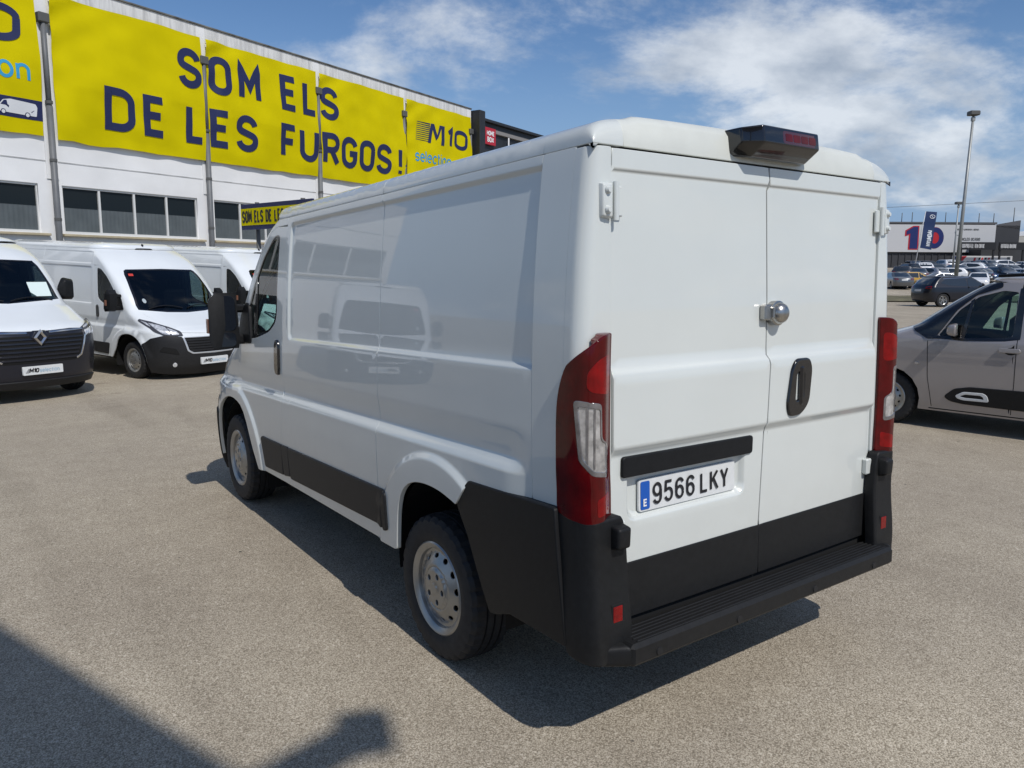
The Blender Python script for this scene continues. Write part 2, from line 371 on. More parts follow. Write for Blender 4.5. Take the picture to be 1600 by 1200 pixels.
# ---- stroke lettering
def arc(cx, cy, rx, ry, a0, a1, n=10): return [(cx + rx * math.cos(R(a0 + (a1 - a0) * k / n)), cy + ry * math.sin(R(a0 + (a1 - a0) * k / n))) for k in range(n + 1)]
def _rr(x0, y0, x1, y1, r): return arc(x1 - r, y1 - r, r, r, 0, 90, 6) + arc(x0 + r, y1 - r, r, r, 90, 180, 6) + arc(x0 + r, y0 + r, r, r, 180, 270, 6) + arc(x1 - r, y0 + r, r, r, 270, 360, 6) + [(x1, y1 - r)]
GL = {   # height 1, strokes inside the box, width given
 'S': (.56, [arc(.28, .745, .28, .255, 8, 90, 5) + arc(.28, .745, .28, .255, 90, 180, 6) + arc(.2, .69, .2, .15, 185, 250, 4) + arc(.36, .31, .2, .15, 70, 5, 4) + arc(.28, .255, .28, .255, 0, -90, 6) + arc(.28, .255, .28, .255, -90, -172, 5)]),
 'O': (.58, [_rr(0, 0, .58, 1, .27)]), '0': (.56, [_rr(0, 0, .56, 1, .26)]),
 'M': (.72, [[(0, 0), (0, 1), (.36, .36), (.72, 1), (.72, 0)]]),
 'E': (.5, [[(.5, 1), (0, 1), (0, 0), (.5, 0)], [(0, .52), (.42, .52)]]),
 'L': (.5, [[(0, 1), (0, 0), (.5, 0)]]),
 'D': (.58, [[(0, 0), (0, 1), (.3, 1)] + arc(.3, .72, .28, .28, 90, 0, 6) + arc(.3, .28, .28, .28, 0, -90, 6) + [(0, 0), (0, .1)]]),
 'F': (.5, [[(.5, 1), (0, 1), (0, 0)], [(0, .5), (.42, .5)]]),
 'U': (.58, [[(0, 1)] + arc(.29, .28, .29, .28, 180, 360, 10) + [(.58, 1)]]),
 'R': (.56, [[(0, 0), (0, 1), (.27, 1)] + arc(.29, .735, .27, .265, 90, -90, 8) + [(0, .47)], [(.28, .47), (.58, 0)]]),
 'G': (.58, [arc(.29, .72, .29, .28, 10, 180, 8) + arc(.29, .28, .29, .28, 180, 360, 8) + [(.58, .47), (.32, .47)]]),
 '!': (.1, [[(.05, 1), (.05, .3)], [(.05, .13), (.05, 0)]]),
 'H': (.58, [[(0, 0), (0, 1)], [(.58, 0), (.58, 1)], [(0, .5), (.58, .5)]]),
 'B': (.56, [[(0, 0), (0, 1), (.27, 1)] + arc(.29, .76, .25, .24, 90, -90, 6) + [(0, .52)], [(.2, .52)] + arc(.29, .26, .27, .26, 90, -90, 6) + [(0, 0)]]),
 'X': (.58, [[(0, 0), (.58, 1)], [(0, 1), (.58, 0)]]), 'Y': (.58, [[(0, 1), (.29, .45), (.58, 1)], [(.29, .47), (.29, 0)]]),
 'N': (.6, [[(0, 0), (0, 1), (.6, 0), (.6, 1)]]), 'A': (.64, [[(0, 0), (.32, 1), (.64, 0)], [(.12, .33), (.52, .33)]]), 'I': (.06, [[(.03, 0), (.03, 1)]]),
 'K': (.56, [[(0, 0), (0, 1)], [(.56, 1), (.05, .45)], [(.2, .6), (.58, 0)]]), 'C': (.56, [arc(.28, .72, .28, .28, 10, 180, 8) + arc(.28, .28, .28, .28, 180, 350, 8)]),
 'P': (.54, [[(0, 0), (0, 1), (.25, 1)] + arc(.27, .735, .27, .265, 90, -90, 8) + [(0, .47)]]), 'T': (.56, [[(0, 1), (.56, 1)], [(.28, 1), (.28, 0)]]), 'V': (.6, [[(0, 1), (.3, 0), (.6, 1)]]), 'Q': (.58, [_rr(0, 0, .58, 1, .27), [(.38, .2), (.6, -.05)]]),
 '1': (.26, [[(.0, .78), (.24, 1), (.24, 0)]]),
 '9': (.56, [arc(.28, .70, .28, .30, 0, 360, 18), arc(.28, .70, .28, .30, 0, -2, 1) + [(.56, .3)] + arc(.28, .28, .28, .28, 0, -160, 8)]),
 '5': (.56, [[(.52, 1), (.07, 1), (.03, .54)] + arc(.28, .34, .28, .28, 135, 0, 7) + arc(.28, .31, .28, .31, 0, -160, 8)]),
 '6': (.56, [arc(.28, .30, .28, .30, 0, 360, 18), [(0, .3), (0, .70)] + arc(.28, .72, .28, .28, 180, 20, 8)]),
 'n': (.46, [[(0, 0), (0, .7)], [(0, .45)] + arc(.23, .45, .23, .23, 180, 0, 8) + [(.46, 0)]]), 'o': (.52, [arc(.26, .35, .26, .34, 0, 360, 18)]),
 'e': (.52, [[(.01, .36), (.51, .36)] + arc(.26, .35, .26, .34, 3, 315, 16)]), 'l': (.04, [[(.02, 0), (.02, 1)]]), 's': (.42, [arc(.21, .52, .2, .17, 20, 180, 6) + arc(.15, .47, .14, .12, 190, 260, 4) + arc(.27, .2, .15, .14, 70, 0, 4) + arc(.21, .18, .21, .17, 0, -165, 7)]),
 'c': (.5, [arc(.26, .35, .26, .34, 40, 320, 14)]), 't': (.3, [[(.1, .95), (.1, .18)] + arc(.26, .17, .16, .17, 180, 280, 5), [(-.04, .68), (.3, .68)]]), 'i': (.04, [[(.02, 0), (.02, .7)], [(.02, .88), (.02, .98)]]),
 ' ': (.34, []), '-': (.3, [[(0, .5), (.3, .5)]]), "'": (.06, [[(.03, 1), (.03, .75)]]),
}
def stroke(pts, w, step=.5):
    """thick polyline -> (left, right) points with mitred joins"""
    p = np.array(pts, float); q = [p[0]]
    for k in range(1, len(p)):
        if np.linalg.norm(p[k] - q[-1]) > 1e-6: q.append(p[k])
    p = np.array(q); n = len(p); L = []; Rr = []
    for k in range(n):
        if k == 0: d = p[1] - p[0]; d /= np.linalg.norm(d); nn = np.array([-d[1], d[0]]); s = 1
        elif k == n - 1: d = p[-1] - p[-2]; d /= np.linalg.norm(d); nn = np.array([-d[1], d[0]]); s = 1
        else:
            d0 = p[k] - p[k - 1]; d0 /= np.linalg.norm(d0); d1 = p[k + 1] - p[k]; d1 /= np.linalg.norm(d1)
            a = np.array([-d0[1], d0[0]]) + np.array([-d1[1], d1[0]]); la = np.linalg.norm(a)
            nn = a / la if la > 1e-3 else np.array([-d1[1], d1[0]]); s = min(1 / max(la / 2, .3), 2.2)
        L.append(p[k] + nn * s * w / 2); Rr.append(p[k] - nn * s * w / 2)
    return np.array(L), np.array(Rr)
def text(name, s, x, z, h, fmap, m, parent, wt=.17, sx=1.0, gap=.26, lift=.004, slant=0, sub=.25, per_letter=True, wordgap=1.0):
    """letters as meshes on a surface map (a, b, lift) -> xyz; returns width"""
    cx = x; objs = []; V = []; F = []; nn = 0
    for ch in s:
        wd_, st = GL[ch]
        if per_letter: V = []; F = []; nn = 0
        for si, sp in enumerate(st):
            pp = [(a, b * (1 - wt) + wt / 2) for a, b in sp]
            ps = [(cx + (a * sx + b * slant) * h, z + b * h) for a, b in pp]
            ps = dens(ps, h * sub, False); L, Q = stroke(ps, wt * h)
            A = np.concatenate([L, Q]); P = np.asarray(fmap(A[:, 0], A[:, 1], lift + .0007 * si)).T
            n = len(L); V.append(P); F += [(nn + k, nn + n + k, nn + n + k + 1, nn + k + 1) for k in range(n - 1)]; nn += 2 * n
        if per_letter and V: objs.append(obj(name, np.concatenate(V), F, m, parent, False))
        cx += (wd_ * sx * (wordgap if ch == ' ' else 1) + gap) * h
    if not per_letter and V: objs.append(obj(name, np.concatenate(V), F, m, parent, False))
    return cx - gap * h - x
def text_w(s, h, sx=1.0, gap=.26, wordgap=1.0): return sum((GL[c][0] * sx * (wordgap if c == ' ' else 1) + gap) * h for c in s) - gap * h
# ---------------------------------------------------------------- vehicle kit
def hull(name, pts, m, parent, bev=.01, seg=2, smooth=True, mirror=False):
    bm = bmesh.new()
    for p in pts: bm.verts.new((-p[0], p[1], p[2]) if mirror else p)
    r = bmesh.ops.convex_hull(bm, input=bm.verts)
    bmesh.ops.delete(bm, geom=[v for v in bm.verts if not v.link_faces], context='VERTS')
    bmesh.ops.dissolve_limit(bm, angle_limit=R(2), verts=bm.verts, edges=bm.edges)
    if bev: bmesh.ops.bevel(bm, geom=list(bm.edges), offset=bev, segments=seg, affect='EDGES', profile=.6, clamp_overlap=True)
    bmesh.ops.recalc_face_normals(bm, faces=bm.faces)
    V = [tuple(v.co) for v in bm.verts]; bm.verts.index_update(); F = [[v.index for v in f.verts] for f in bm.faces]; bm.free()
    o = obj(name, V, F, m, parent, False)
    return smooth_by_angle(o, 50) if smooth else o
def rbox(name, c, d, m, parent, bev=.01, rot=None, xf=True):
    return MB().box(c, d, rot, bev).build(name, m, parent, False, xf)
class Body:
    K = .9
    def __init__(s, nose, zN, dN, zD, D, zW, W, n=2.4, rel=None):
        s.nose = nose; s.zN, s.dN, s.zD, s.Dv, s.zW, s.Wv, s.n, s.rel = zN, dN, zD, D, zW, W, n, rel
    def N(s, z): return s.nose - pch(z, s.zN, s.dN)
    def D(s, z): return pch(z, s.zD, s.Dv)
    def w(s, z): return pch(z, s.zW, s.Wv)
    def belt(s, U, z):
        U = np.asarray(U, float); z = np.asarray(z, float); W = s.w(z); th = np.abs(U) / s.K; hp = PI / 2
        sn = np.sin(np.minimum(th, hp)); D = s.D(z); N = s.N(z)
        y = N - D * (1 - np.maximum(0, 1 - sn ** s.n) ** (1 / s.n)) - np.maximum(0, np.abs(U) - s.K * hp)
        x = W * sn
        if s.rel: x = x + s.rel(y, z) * np.clip((sn - .8) / .2, 0, 1)
        return np.stack([np.sign(U) * x, y, z], -1)
    def side(s, y, z):
        """left side, map (y, z)"""
        y = np.asarray(y, float); z = np.asarray(z, float); D = s.D(z); t = np.clip((y - (s.N(z) - D)) / D, 0, 1)
        x = s.w(z) * np.maximum(0, 1 - t ** s.n) ** (1 / s.n)
        if s.rel: x = x + s.rel(y, z)
        return np.stack([-x, y, z], -1)
    def ux(s, x, z):
        w_ = float(s.w(z)); return math.copysign(s.K * math.asin(min(.9999, abs(x) / w_)), x)
    def uy(s, y, z):
        """belt coordinate of a point on the left side"""
        N, D = float(s.N(z)), float(s.D(z)); t = (y - (N - D)) / D
        if t <= 0: return -(s.K * PI / 2 + (N - D - y))
        sn = max(0, 1 - min(t, 1) ** s.n) ** (1 / s.n); return -s.K * math.asin(min(1, sn))
    def fx(s, P): return [(s.ux(x, z), z) for x, z in P]
    def fy(s, P): return [(s.uy(y, z), z) for y, z in P]
    def dense_front(s, P, r=.05): return s.fx([tuple(p) for p in dens(P, r)])

_WH = {}
def wheel(parent, loc, left=True, kind='steel', rad=.335, wid=.215, rim_m=None):
    """wheel part: tyre mesh carrying rim, cap and bolts"""
    key = (kind, rad, wid)
    if key not in _WH:
        sv = XF[0]; XF[0] = None; h = wid / 2; rr = rad * .612
        mb = MB(); pr = [(-.84 * h, rr), (-.97 * h, rr + .02), (-1.02 * h, rr + .06), (-.95 * h, rad - .024), (-.80 * h, rad - .006), (-.5 * h, rad)]
        pr += [(-.42 * h, rad), (-.41 * h, rad - .009), (-.33 * h, rad - .009), (-.32 * h, rad + .001), (-.05 * h, rad + .001), (-.04 * h, rad - .009), (.04 * h, rad - .009), (.05 * h, rad + .001), (.32 * h, rad + .001), (.33 * h, rad - .009), (.41 * h, rad - .009), (.42 * h, rad)]
        pr += [(-a, r) for a, r in pr[:6]][::-1]
        mb.lathe(pr, 120, 'x', rmod=lambda a, r, j: r - (.009 if (abs(a) > .42 * h and r > rad - .03 and j % 4 == 0) else 0))
        ty = mb.build('wheel', RUBBER); smooth_by_angle(ty, 28); tme = ty.data; bpy.data.objects.remove(ty)
        parts = []
        def keep(o): parts.append((o.name.split('.')[0], o.data)); bpy.data.objects.remove(o)
        # rim barrel and lip (outer side is -x)
        mb = MB(); mb.lathe([(-.82 * h, rr - .022), (-.93 * h, rr - .006), (-.96 * h, rr + .004), (-.90 * h, rr + .012), (-.80 * h, rr + .004)], 64)
        mb.lathe([(-.82 * h, rr - .022), (-.55 * h, rr - .03), (-.1 * h, rr - .035), (.8 * h, rr - .01)], 64)
        keep(smooth_by_angle(mb.build('rim', rim_m or STEEL), 40))
        if kind == 'steel':
            k = rr / .205
            def f(p, q):
                r = np.hypot(p, q) / k; x = -np.interp(r, [0, .09, .1, .108, .13, .165, .18], [.085, .085, .099, .099, .088, .070, .074]) * h / .1075
                return np.stack([x, p, q], -1)
            holes = []
            for j in range(12):
                a = 2 * PI * j / 12; ca, sa = math.cos(a), math.sin(a)
                holes.append([(k * ((.148 + .0125 * math.cos(t)) * ca - .0185 * math.sin(t) * sa), k * ((.148 + .0125 * math.cos(t)) * sa + .0185 * math.sin(t) * ca)) for t in np.linspace(0, 2 * PI, 12, endpoint=False)])
            keep(sheet('wheel_disc', circ(0, 0, .178 * k, 72), f, rim_m or STEEL, None, res=.012, bres=.008, holes=holes, roll=.002, flange=.006, flip=None, ctr=(1, 0, 0)))
            holes = [circ(k * .063 * math.cos(2 * PI * j / 5 + .3), k * .063 * math.sin(2 * PI * j / 5 + .3), .0155 * k, 12) for j in range(5)]
            def g(p, q):
                r = np.hypot(p, q) / k; x = -np.interp(r, [0, .025, .03, .085, .098], [.112, .112, .105, .106, .094]) * h / .1075
                return np.stack([x, p, q], -1)
            keep(sheet('hub_cap', circ(0, 0, .098 * k, 48), g, rim_m or STEEL, None, res=.012, bres=.007, holes=holes, roll=.002, flange=.01, ctr=(1, 0, 0)))
            for j in range(5): keep(MB().lathe([(-.090, .0), (-.090, .008), (-.06, .009)], 8, 'x', (0, k * .063 * math.cos(2 * PI * j / 5 + .3), k * .063 * math.sin(2 * PI * j / 5 + .3))).build('wheel_bolt', CHROME))
        else:
            mb = MB(); ns = 5
            for j in range(ns):
                for da in (-.16, .16):
                    a = 2 * PI * j / ns + da; b = 2 * PI * j / ns + da * 1.5
                    p0 = np.array([math.cos(a), math.sin(a)]) * .05; p1 = np.array([math.cos(b), math.sin(b)]) * (rr - .008)
                    d = p1 - p0; d /= np.linalg.norm(d); t = np.array([-d[1], d[0]])
                    w0, w1 = .016, .022
                    q = [p0 + t * w0, p0 - t * w0, p1 - t * w1, p1 + t * w1]
                    mb.add([(-.078, *q[0]), (-.078, *q[1]), (-.085, *q[2]), (-.085, *q[3]), (-.04, *q[0]), (-.04, *q[1]), (-.05, *q[2]), (-.05, *q[3])], [(0, 1, 2, 3), (4, 5, 1, 0), (6, 7, 3, 2), (5, 6, 2, 1), (7, 4, 0, 3)])
            keep(mb.build('spokes', rim_m or STEEL))
            mb = MB(); mb.lathe([(-.09, .0), (-.09, .05), (-.05, .07)], 24); keep(mb.build('hub_cap', rim_m or STEEL))
        mb = MB(); mb.lathe([(-.30 * h, .0), (-.30 * h, rr - .035)], 40); keep(mb.build('brake_disc', DARK))
        _WH[key] = (tme, parts); XF[0] = sv
    tme, parts = _WH[key]
    o = link(bpy.data.objects.new('wheel', tme), parent); o.location = loc; o.rotation_euler = (random.random() * 6 if False else .35, 0, 0 if left else PI)
    for nm, me in parts: link(bpy.data.objects.new(nm, me), o)
    return o
def cab_interior(v, ys, w=.84, z0=.55, zs=1.02, seats=3, lhd=True):
    """ys: rear wall, seat, dash front"""
    yb, yseat, yd = ys
    if yb is not None: rbox('bulkhead', (0, yb, 1.25), (2 * w - .05, .02, 1.55), DASH, v, .005)
    for sx in ((-.45, .2, .55) if seats == 3 else (-.4, .4)):
        wd_ = .5 if seats == 2 or sx < 0 else .40
        s = rbox('seat', (sx, yseat + .2, zs - .1), (wd_, .5, .2), SEAT, v, .06)
        MB().box((sx, yseat - .02, zs + .33), (wd_ - .04, .14, .62), None, .06).build('backrest', SEAT, s)
        MB().box((sx, yseat - .04, zs + .75), (.26, .1, .18), None, .045).build('headrest', SEAT, s)
    d = hull('dashboard', [(-w, yd - .32, zs + .02), (w, yd - .32, zs + .02), (-w, yd - .30, zs + .24), (w, yd - .30, zs + .24), (-w, yd, zs + .30), (w, yd, zs + .30), (-w, yd, zs), (w, yd, zs)], DASH, v, .03)
    mb = MB(); c = np.array((-.42, yd - .42, zs + .22)); a = np.array([1., 0, 0]); b = np.array([0, .5, .86])
    mb.tube([c + .19 * (a * math.cos(t) + b * math.sin(t)) for t in np.linspace(0, 2 * PI, 25)], .014, 8, False)
    for t in (0, PI, -PI / 2): mb.tube([c, c + .19 * (a * math.cos(t) + b * math.sin(t))], .014, 6)
    mb.tube([c, c + np.array((0, .16, -.1))], .04, 8)
    mb.build('steering_wheel', DASH, v, True)
def plate_text(v, fm, x0, z, n=1):
    """M10selection dealer plate print on a map (a,b,lift)"""
    for k in range(4):
        mb = [(x0 + .012 * k, z + .016 + .016 * k), (x0 + .05 + .003 * k, z + .016 + .016 * k)]
        L, Q = stroke(mb, .006); A = np.concatenate([L, Q]); P = np.asarray(fm(A[:, 0], A[:, 1], .004)).T
        obj('stripe', P, [(0, 2, 3, 1)], INK, v)
    text('lettering', 'M10', x0 + .055, z + .01, .065, fm, INK, v, wt=.24, sx=.9, gap=.22, slant=.2, per_letter=False)
    text('lettering', 'selection', x0 + .20, z + .01, .062, fm, GREYBLUE, v, wt=.14, sx=.85, gap=.2, per_letter=False)

AL = -.034
def rake(V):
    y = V[:, 1] - 1.0; z = V[:, 2] - .335; c, s = math.cos(AL), math.sin(AL)
    return np.stack([V[:, 0], 1.0 + y * c - z * s, .335 + y * s + z * c], -1)
ARCH_R = [(1.321, .446), (1.30, .565), (1.278, .664), (1.233, .752), (1.15, .811), (1.028, .834), (.888, .830), (.78, .806), (.735, .775), (.672, .676), (.613, .542), (.541, .40)]
def chaikin(P, it=2):
    P = [np.array(p, float) for p in P]
    for _ in range(it):
        Q = [P[0]]
        for a, b in zip(P[:-1], P[1:]): Q += [a * .75 + b * .25, a * .25 + b * .75]
        P = Q + [P[-1]]
    return [tuple(p) for p in P]
ARCH_F = [(3.41, .455), (3.503, .592), (3.595, .765), (3.66, .845), (3.715, .882), (3.82, .912), (3.944, .925), (4.08, .911), (4.20, .865), (4.30, .79), (4.37, .68), (4.42, .54), (4.44, .40)]

def ducato(name, label, loc, rz, group=None, dL=0.0, high=False, W=WHITE, q=1.0, plate='es', rear_detail=True, strobe=None):
    """panel van with short bonnet: local x right, y forward from the rear bumper, z up"""
    v = thing(name, label, 'van', loc, rz, group); XF[0] = rake
    Y = lambda y: y + dL if y > 1.9 else y
    zt = 2.40 if high else 2.15; RH = .098
    AF = chaikin([(Y(a), b) for a, b in ARCH_F])
    fa, ra = (Y(3.93), .42), (.96, .40)
    ptop = 2.07 if high else 2.102
    def rel(y, z):
        r = -.016 * ss(.012, -.014, sdrr(y, z, .203, 1.397, Y(2.77), ptop, .035))
        if high: r = r - .012 * ss(.012, -.014, sdrr(y, z, .203, 2.13, Y(2.77), 2.34, .03))
        r = r + (.032 * ss(1.055, .985, z) - .012 * ss(1.18, 1.065, z)) * ss(.24, .42, y)
        for (cy, cz), R0 in ((ra, .565), (fa, .60)):
            r = r + .020 * ss(R0 + .015, R0 - .03, np.hypot(y - cy, (z - cz))) * ss(.2, .3, y)
        return r
    B = Body(Y(4.963), [.22, .40, .60, .80, .93, 1.0, 1.08, 1.2, 1.32, 1.6, 1.9, 2.05] + ([2.2, 2.32, 2.40] if high else [2.15, 2.25]),
             [.12, .02, 0, .02, .06, .11, .27, .53, .77, 1.02, 1.31, 1.49] + ([1.68, 1.86, 2.02] if high else [1.70, 2.2]),
             [.25, .6, .93, 1.1, 1.32, 1.9, 2.15, 2.4], [.74, .74, .70, .52, .37, .31, .29, .40],
             [.3, .5, .9, .97, 1.06, 1.35, 1.7, 2.0, 2.15, 2.25, 2.4], ([.960, .97, .980, .980, .982, .978, .966, .948, .935, .915, .865] if high else [.955, .968, .980, .980, .983, .979, .962, .934, .913, .88, .84]), 2.4, rel)
    rs = .05 / q
    S0 = lambda y, z: np.stack([-(B.w(z) + .020 * ss(1.055, .985, z)), np.asarray(y, float), np.asarray(z, float)], -1)
    S = B.side
    # ---- side panels
    beltl = [[(.2, z), (Y(2.95), z)] for z in (.985, 1.0, 1.02, 1.04, 1.055, 1.07, 1.10, 1.14, 1.18)]
    def rr_lines(x0, z0, x1, z1): return [rrect(x0 + d, z0 + d, x1 - d, z1 - d, .035, 4) + [rrect(x0 + d, z0 + d, x1 - d, z1 - d, .035, 4)[0]] for d in (-.012, -.004, .004, .014)]
    ln = beltl + rr_lines(.203, 1.397, Y(2.77), ptop) + ([] if not high else rr_lines(.203, 2.13, Y(2.77), 2.34))
    for (cy, cz), R0 in ((ra, .565),):
        for d in (-.03, -.015, 0, .015): ln.append([(cy + (R0 + d) * math.cos(t), cz + (R0 + d) * math.sin(t)) for t in np.linspace(0, PI, 40)])
    br = .025 / q; lr = .009 / q ** 2
    topz = zt - .006
    ym = 1.52
    P1 = [(.263, .917)] + [(.655, .905)] + chaikin([(.745, .796)] + ARCH_R[:8][::-1]) + [(1.345, .44), (ym - .004, .44), (ym - .004, topz), (.263, topz)]
    both('rear_side_panel', P1, S, W, v, res=rs * .8, bres=br, lres=lr, lines=ln, roll=.003)
    bs = lambda z: Y(2.835) + (2.10 - z) * .062
    flap = rrect(Y(2.745), .785, Y(2.862), 1.012, .012, 3)
    P2 = [(ym + .004, .44), (bs(.44) - .003, .46), (bs(1.4) - .003, 1.4), (bs(topz) - .003, topz), (ym + .004, topz)]
    l = sheet('front_side_panel', P2, S, W, v, res=rs * .8, bres=br, lres=lr, lines=ln, roll=.003, holes=[flap])
    sheet('fuel_flap', rrect(Y(2.7485), .7885, Y(2.8585), 1.0085, .011, 3), S, W, l, res=.04, bres=.02, roll=.002)
    sheet('front_side_panel', P2, S, W, v, res=rs * .8, bres=br, lres=lr, lines=ln, roll=.003, mirror=True)
    # ---- rear corners
    r0 = .055; yr = -.004
    def corner(a, z, off=0.0, oy=None):
        oy = off if oy is None else oy
        a = np.asarray(a, float); z = np.asarray(z, float); w_ = B.w(z) + np.asarray(off); ph = np.clip(a / r0, 0, PI / 2)
        x = (w_ - r0) + r0 * np.sin(ph) + np.minimum(a, 0); y = yr + r0 * (1 - np.cos(ph)) + np.maximum(0, a - r0 * PI / 2) - np.asarray(oy) * np.cos(ph)
        return np.stack([-x, y, z], -1)
    ay = lambda y: r0 * PI / 2 + (y - yr - r0) if y > yr + r0 else r0 * math.acos(max(-1, 1 - (y - yr) / r0))
    ain = lambda z: .838 - (float(B.w(z)) - r0)
    zs_ = list(np.linspace(.89, zt - .012, 14))
    sp = ay(.082)
    both('rear_frame', [(sp + .003, .90), (ay(.257), .916), (ay(.257), topz), (sp + .003, topz)], lambda a, z: corner(a, z, .0), W, v, res=.02 / q, bres=.012 / q, roll=.003)
    both('rear_pillar', [(ain(z), z) for z in zs_] + [(sp - .001, zs_[-1]), (sp - .001, .89)], lambda a, z: corner(a, z, .0), W, v, res=.014 / q, bres=.010 / q, roll=.003)
    # ---- rear doors
    def RY(x, z):
        y = .006 * (np.abs(x) / .85) ** 2
        y = y - .020 * ss(1.405, 1.372, z) * ss(1.085, 1.125, z) - .010 * ss(2.062, 2.075, z)
        if rear_detail: y = y + .030 * ss(.008, -.022, sdrr(x, z, -.745, .845, -.10, 1.05, .045))
        return y
    if high: RYh = RY
    rear = lambda x, z: np.stack([x, RY(x, z), z], -1)
    dt = zt - .015
    seam = [(dt, 0), (2.09, .008), (2.05, .002), (1.62, .022), (1.4, .024), (1.36, .030), (1.12, .018), (1.08, .022), (.69, 0)]
    hl = [[(-.83, z), (.83, z)] for z in (2.06, 2.068, 2.077, 1.40, 1.388, 1.374, 1.128, 1.112, 1.095, 1.08)]
    pl_ = [rrect(-.745 + d, .845 + d, -.10 - d, 1.05 - d, .04, 4) + [rrect(-.745 + d, .845 + d, -.10 - d, 1.05 - d, .04, 4)[0]] for d in (-.008, 0, .01, .022)] if rear_detail else []
    LDp = [(-.829, .693)] + [(x - .006, z) for z, x in seam[::-1]] + [(-.829, dt)]
    RDp = [(.829, .693), (.829, dt)] + [(x + .006, z) for z, x in seam]
    ld = sheet('rear_door', LDp, rear, W, v, res=rs * .8, bres=br, lres=lr, lines=hl + pl_, roll=.003, ctr=(0, 2.4, 1.2))
    rd = sheet('rear_door', RDp, rear, W, v, res=rs * .8, bres=br, lres=lr, lines=hl, roll=.003, ctr=(0, 2.4, 1.2))
    sheet('door_seal', [(-.02, .5), (.02, .5), (.045, 1.1), (.055, 1.4), (.03, dt), (-.02, dt)], lambda x, z: np.stack([x, RY(x, z) + .005, z], -1), DARK, ld, res=.05, roll=0, flange=0, lines=hl, ctr=(0, 2.4, 1.2))
    tl = lambda x0, x1: [(x0, .49), (x1, .49), (x1, .6885), (x0, .6885)]
    rearb = lambda x, z: np.stack([x, RY(x, z), z], -1)
    sheet('lower_trim', tl(-.832, -.0085), rearb, BLACKP, ld, res=.06, bres=.04, lift=.006, ctr=(0, 2.4, 1.2))
    sheet('lower_trim', tl(.0005, .832), rearb, BLACKP, rd, res=.06, bres=.04, lift=.006, ctr=(0, 2.4, 1.2))
    if rear_detail:
        sheet('grab_strip', rpoly([(-.778, 1.014), (-.066, 1.010), (-.064, 1.072), (-.776, 1.078)], .008, 3), lambda x, z: np.stack([x, 0 * x + .002, z], -1), BLACKP, ld, res=.05, bres=.02, lift=.012, roll=.006, flange=.03, ctr=(0, 2.4, 1.2))
        # number plate
        pc = (-.408, .921)
        pm = lambda a, b, l_=0.0: np.stack([np.asarray(a) + pc[0], .018 + .02 * np.asarray(b) - l_ + 0 * np.asarray(a), np.asarray(b) + pc[1]], 0)
        plm = lambda a, b: pm(a, b).T
        pp = sheet('number_plate', rrect(-.268, -.058, .268, .058, .01, 3), plm, PLATEW, ld, res=.08, bres=.03, roll=.002, flange=.008, ctr=(0, 2.4, 1.0))
        sheet('euro_band', rrect(-.262, -.052, -.216, .052, .006, 2), plm, PLATEB, ld, res=.05, bres=.03, lift=.0022, roll=.0004, flange=.0004, ctr=(0, 2.4, 1.0))
        text('plate_lettering', '9566', -.196, -.041, .082, pm, INK, ld, wt=.135, sx=.80, gap=.29, lift=.004, per_letter=False)
        text('plate_lettering', 'LKY', .066, -.041, .082, pm, INK, ld, wt=.135, sx=.80, gap=.29, lift=.004, per_letter=False)
        text('plate_lettering', 'E', -.248, -.040, .028, pm, INKW, ld, wt=.2, lift=.0045, per_letter=False)
        # handle
        ho = rpoly([(0.156, 1.140), (0.231, 1.140), (0.284, 1.185), (0.300, 1.325), (0.284, 1.366), (0.198, 1.366), (0.171, 1.33), (0.144, 1.185)], .03, 4)
        hd = sheet('door_handle', ho, rear, BLACKG, rd, res=.03, bres=.012, lift=.012, roll=.008, flange=.02, holes=[rpoly([(0.184, 1.185), (0.251, 1.20), (0.258, 1.32), (0.192, 1.325)], .025, 4)], ctr=(0, 2.4, 1.2))
        MB().box((.228, -.028, 1.258), (.026, .022, .17), None, .009).build('grip', BLACKG, hd)
        # deadlock
        lk = MB(); lk.lathe([(-.066, 0), (-.0655, .012), (-.061, .025), (-.052, .036), (-.040, .042), (-.030, .044), (-.028, .050), (.0, .050)], 32, 'y', (.060, 0, 1.567)); lk = smooth_by_angle(lk.build('lock', ALU, rd), 30)
        MB().box((-.006, -.016, 1.572), (.046, .032, .062), None, .006).box((.020, -.026, 1.570), (.02, .034, .046), None, .004).build('lock_bracket', ALU, lk)
        # hinges
        for sx in (-1, 1):
            h = hull('hinge', [(sx * .892, .008, 1.905), (sx * .842, .004, 1.90), (sx * .892, .008, 2.022), (sx * .842, .004, 2.026), (sx * .888, -.022, 1.912), (sx * .846, -.024, 1.908), (sx * .888, -.022, 2.016), (sx * .846, -.024, 2.02)], W, v, .006)
            mb = MB(); mb.tube([(sx * .828, -.018, 1.90), (sx * .828, -.018, 2.026)], .011, 12); mb.box((sx * .808, -.006, 1.963), (.035, .014, .10), None, .004); smooth_by_angle(mb.build('hinge_barrel', W, h))
            for zz in (1.932, 1.996):
                mb = MB(); mb.lathe([(-.013, 0), (-.013, .008), (-.005, .013), (.01, .017)], 16, 'y', (sx * .868, -.022, zz)); mb.build('bolt', W, h)
            h2 = MB(); h2.box((sx * .815, -.008, .825), (.07, .03, .075), None, .006); h2.tube([(sx * .842, -.02, .785), (sx * .842, -.02, .865)], .012, 12)
            h2.build('hinge', W, v)
        # high brake lamp
        bp = [(x, y, z) for x in (-.225, .245) for y, z in ((.09, 2.262), (-.045, 2.262), (-.052, 2.208), (.02, 2.166))] + [(x, y, z) for x in (-.16, .185) for y, z in ((-.098, 2.270), (-.106, 2.206), (-.04, 2.160), (.09, 2.276))]
        bl = hull('brake_lamp', bp, BLACKG, v, .018, 4)
